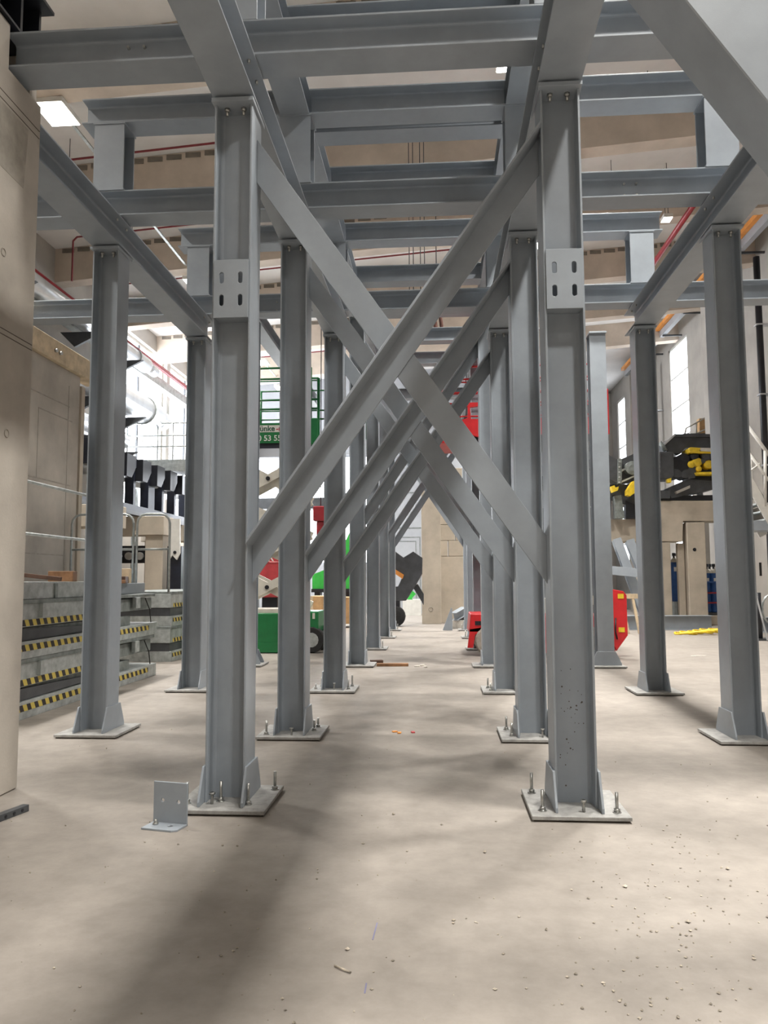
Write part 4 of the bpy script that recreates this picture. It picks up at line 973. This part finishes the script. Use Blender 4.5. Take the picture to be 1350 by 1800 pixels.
# hanging crane ropes and hook above the aisle
t = thing('crane_hook', (-.3, 14.9, 6.9), 'black crane hook hanging behind the third frame', 'hook')
for dx in (-.16, -.08, .06, .14): MB().cyl((-.36+dx, 14.9, 7.1), (-.36+dx, 14.9, 11.1), .009, 5).build('rope', STEEL_D, t)
MB().box((-.55, 14.82, 6.95), (-.17, 14.98, 7.15)).build('pulley_block', BLACK, t, .03)
m = MB(); m.tube([(-.36+.12*math.cos(a), 14.9, 6.84+.12*math.sin(a)) for a in [1.4+i*.45 for i in range(11)]], .03, 6); m.build('hook', BLACK, t)
t = thing('lifting_chain', (0, 17.8, 6), 'rusty lifting chain loop hanging behind the crossing braces', 'chain')
a = atY(764, 560, 17.9); b = atY(772, 598, 17.9)
for dx in (0, .14): MB().tube([(a.x+dx, 17.9, a.z+.6), (a.x+dx, 17.9, a.z), (a.x+dx+.06, 17.9, b.z)], .05, 6).build('chain', RUST, t)
MB().tube([(a.x+.05, 17.9, a.z+.55), (a.x+.05, 17.9, RZ(a.x))], .012, 5).build('rope', STEEL_D, t)

# ================================================================== ON THE FLOOR NEAR THE VIEWER
t = thing('angle_bracket', (-1.68, 4.78, 0), 'grey steel angle bracket with round holes standing on the floor at left', 'bracket')
p0, p1 = atZ(247, 1457), atZ(295, 1466); q0, q1 = atZ(270, 1447), atZ(324, 1450)
ex = (q1-q0); Wb = .235; ex = Vector((ex.x, ex.y, 0)).normalized(); ex = Vector((math.cos(-.22), math.sin(-.22), 0)); ey = Vector((-ex.y, ex.x, 0))
o0 = atZ(269, 1447)
Hb = .255
V, Fc = holed_plate([(0,0),(Wb,0),(Wb,Hb),(0,Hb)], [circ(.065, .145, .0115), circ(.175, .14, .0115)], .012)
m = MB(); m.add([tuple(o0+ex*u+Vector((0,0,v))+ey*w_) for u, v, w_ in V], Fc); m.build('upright_leg', STEEL, t, .0015)
V, Fc = holed_plate([(0,-.13),(Wb-.03,-.13),(Wb,-.11),(Wb,.012),(0,.012)], [circ(.155, -.055, .016)], .012)
m = MB(); m.add([tuple(o0+ex*u+ey*v+Vector((0,0,w_))) for u, v, w_ in V], Fc); m.build('foot_leg', STEEL, t, .0015)
c = o0+ex*.05-ey*.05+Vector((0,0,.012))
m = MB(); m.cyl(c, c+Vector((0,0,.012)), .018, 6); m.cyl(c+Vector((0,0,.012)), c+Vector((0,0,.03)), .010, 8); m.build('bolt', ZINC, t)
a, b = atZ(46, 1417, .03), atZ(-40, 1449, .03)
t = thing('steel_bar', (a.x, a.y, 0), 'black perforated steel bar lying at the left edge of the floor', 'bar')
d = Vector((b.x-a.x, b.y-a.y, 0)).normalized()
a0 = Vector((a.x, a.y, .022)); MB().bar(a0, a0+d*.9, .05, .042).build('bar_body', STEEL_D, t, .002)
n_ = Vector((d.y, -d.x, 0));
if n_.y > 0: n_ = -n_
for i in range(6):
    c = a0+d*(.06+i*.07)+n_*.0255; MB().cyl(c, c+n_*.002, .011, 8).build('bar_hole', BLACK, t)
block('timber_offcut', (atZ(690,1171).x, atZ(690,1171).y, 0), (.55, .10, .05), .05, WOOD, 'brown timber offcut on the floor between the fourth inner columns')
block('timber_offcut', (atZ(662,1166).x, atZ(662,1166).y, 0), (.22, .12, .06), .3, WOOD_D, 'small dark offcut beside the fourth left inner column')
for k, (px1, py1) in enumerate(((694,1287),(702,1289))):
    c = atZ(px1, py1); block('orange_scrap', (c.x, c.y, 0), (.05, .035, .012), .5+k, ORANGE, 'orange plastic scrap on the floor, %s of the left pair' % ('left' if k == 0 else 'right'), 'scrap', bev=.002)
c = atZ(726, 1288); block('orange_scrap', (c.x, c.y, 0), (.035, .05, .012), .2, RED_F, 'single reddish scrap on the floor right of the orange pair', 'scrap', bev=.002)
for k, (px1, py1) in enumerate(((733,1172),(742,1170),(748,1173))):
    c = atZ(px1, py1); block('plastic_scrap', (c.x, c.y, 0), (.10, .05, .02), k*.9, SCRAP, 'pale plastic scrap right of the timber offcut, %s of three' % ('left', 'middle', 'right')[k], 'scrap', bev=.004)
c = atZ(602, 1707); m = MB(); m.tube([(c.x-.035, c.y+.03, .006), (c.x, c.y, .008), (c.x+.035, c.y-.02, .006)], .004, 5); tag(m.build('wire_scrap', CRUMB), 'bent twig-like scrap on the bare floor in front', 'scrap')
for k, (x0p, y0p, x1p, y1p) in enumerate(((663,1622,655,1652),(644,1728,641,1746))):
    a, b = atZ(x0p, y0p, .0008), atZ(x1p, y1p, .0008)
    tag(MB().bar(a, b, .006, .0012).build('chalk_mark', BLUEINK), '%s blue chalk stroke on the floor' % ('longer upper', 'shorter lower')[k], 'mark')
# crumbs of concrete
m = MB(); rn = random.Random(11)
def crumb(x, y, r):
    vs = []
    for i in range(6):
        u = [(1,0,0),(-1,0,0),(0,1,0),(0,-1,0),(0,0,1),(0,0,-1)][i]; k = r*rn.uniform(.6, 1.25)
        vs.append((x+u[0]*k, y+u[1]*k, r*.45+u[2]*k*.6))
    m.add(vs, [(0,2,4),(2,1,4),(1,3,4),(3,0,4),(2,0,5),(1,2,5),(3,1,5),(0,3,5)])
for i in range(420):
    if i < 210:
        c = atZ(rn.gauss(1170, 120), rn.uniform(1450, 1800))
    else: c = atZ(rn.uniform(0, 1350), rn.uniform(1240, 1800))
    crumb(c.x, c.y, rn.choice((.003, .004, .006, .008)) * (1 if rn.random() < .93 else 1.7))
for px1, py1 in ((690,1690),(1078,1743),(1034,1580),(1182,1630),(870,1740),(716,1497),(391,1487),(1325,1687),(776,1450),(417,1488)):
    c = atZ(px1, py1); crumb(c.x, c.y, .009)
tag(m.build('concrete_crumbs', CRUMB), 'small concrete crumbs scattered over the floor', 'debris', kind='stuff')
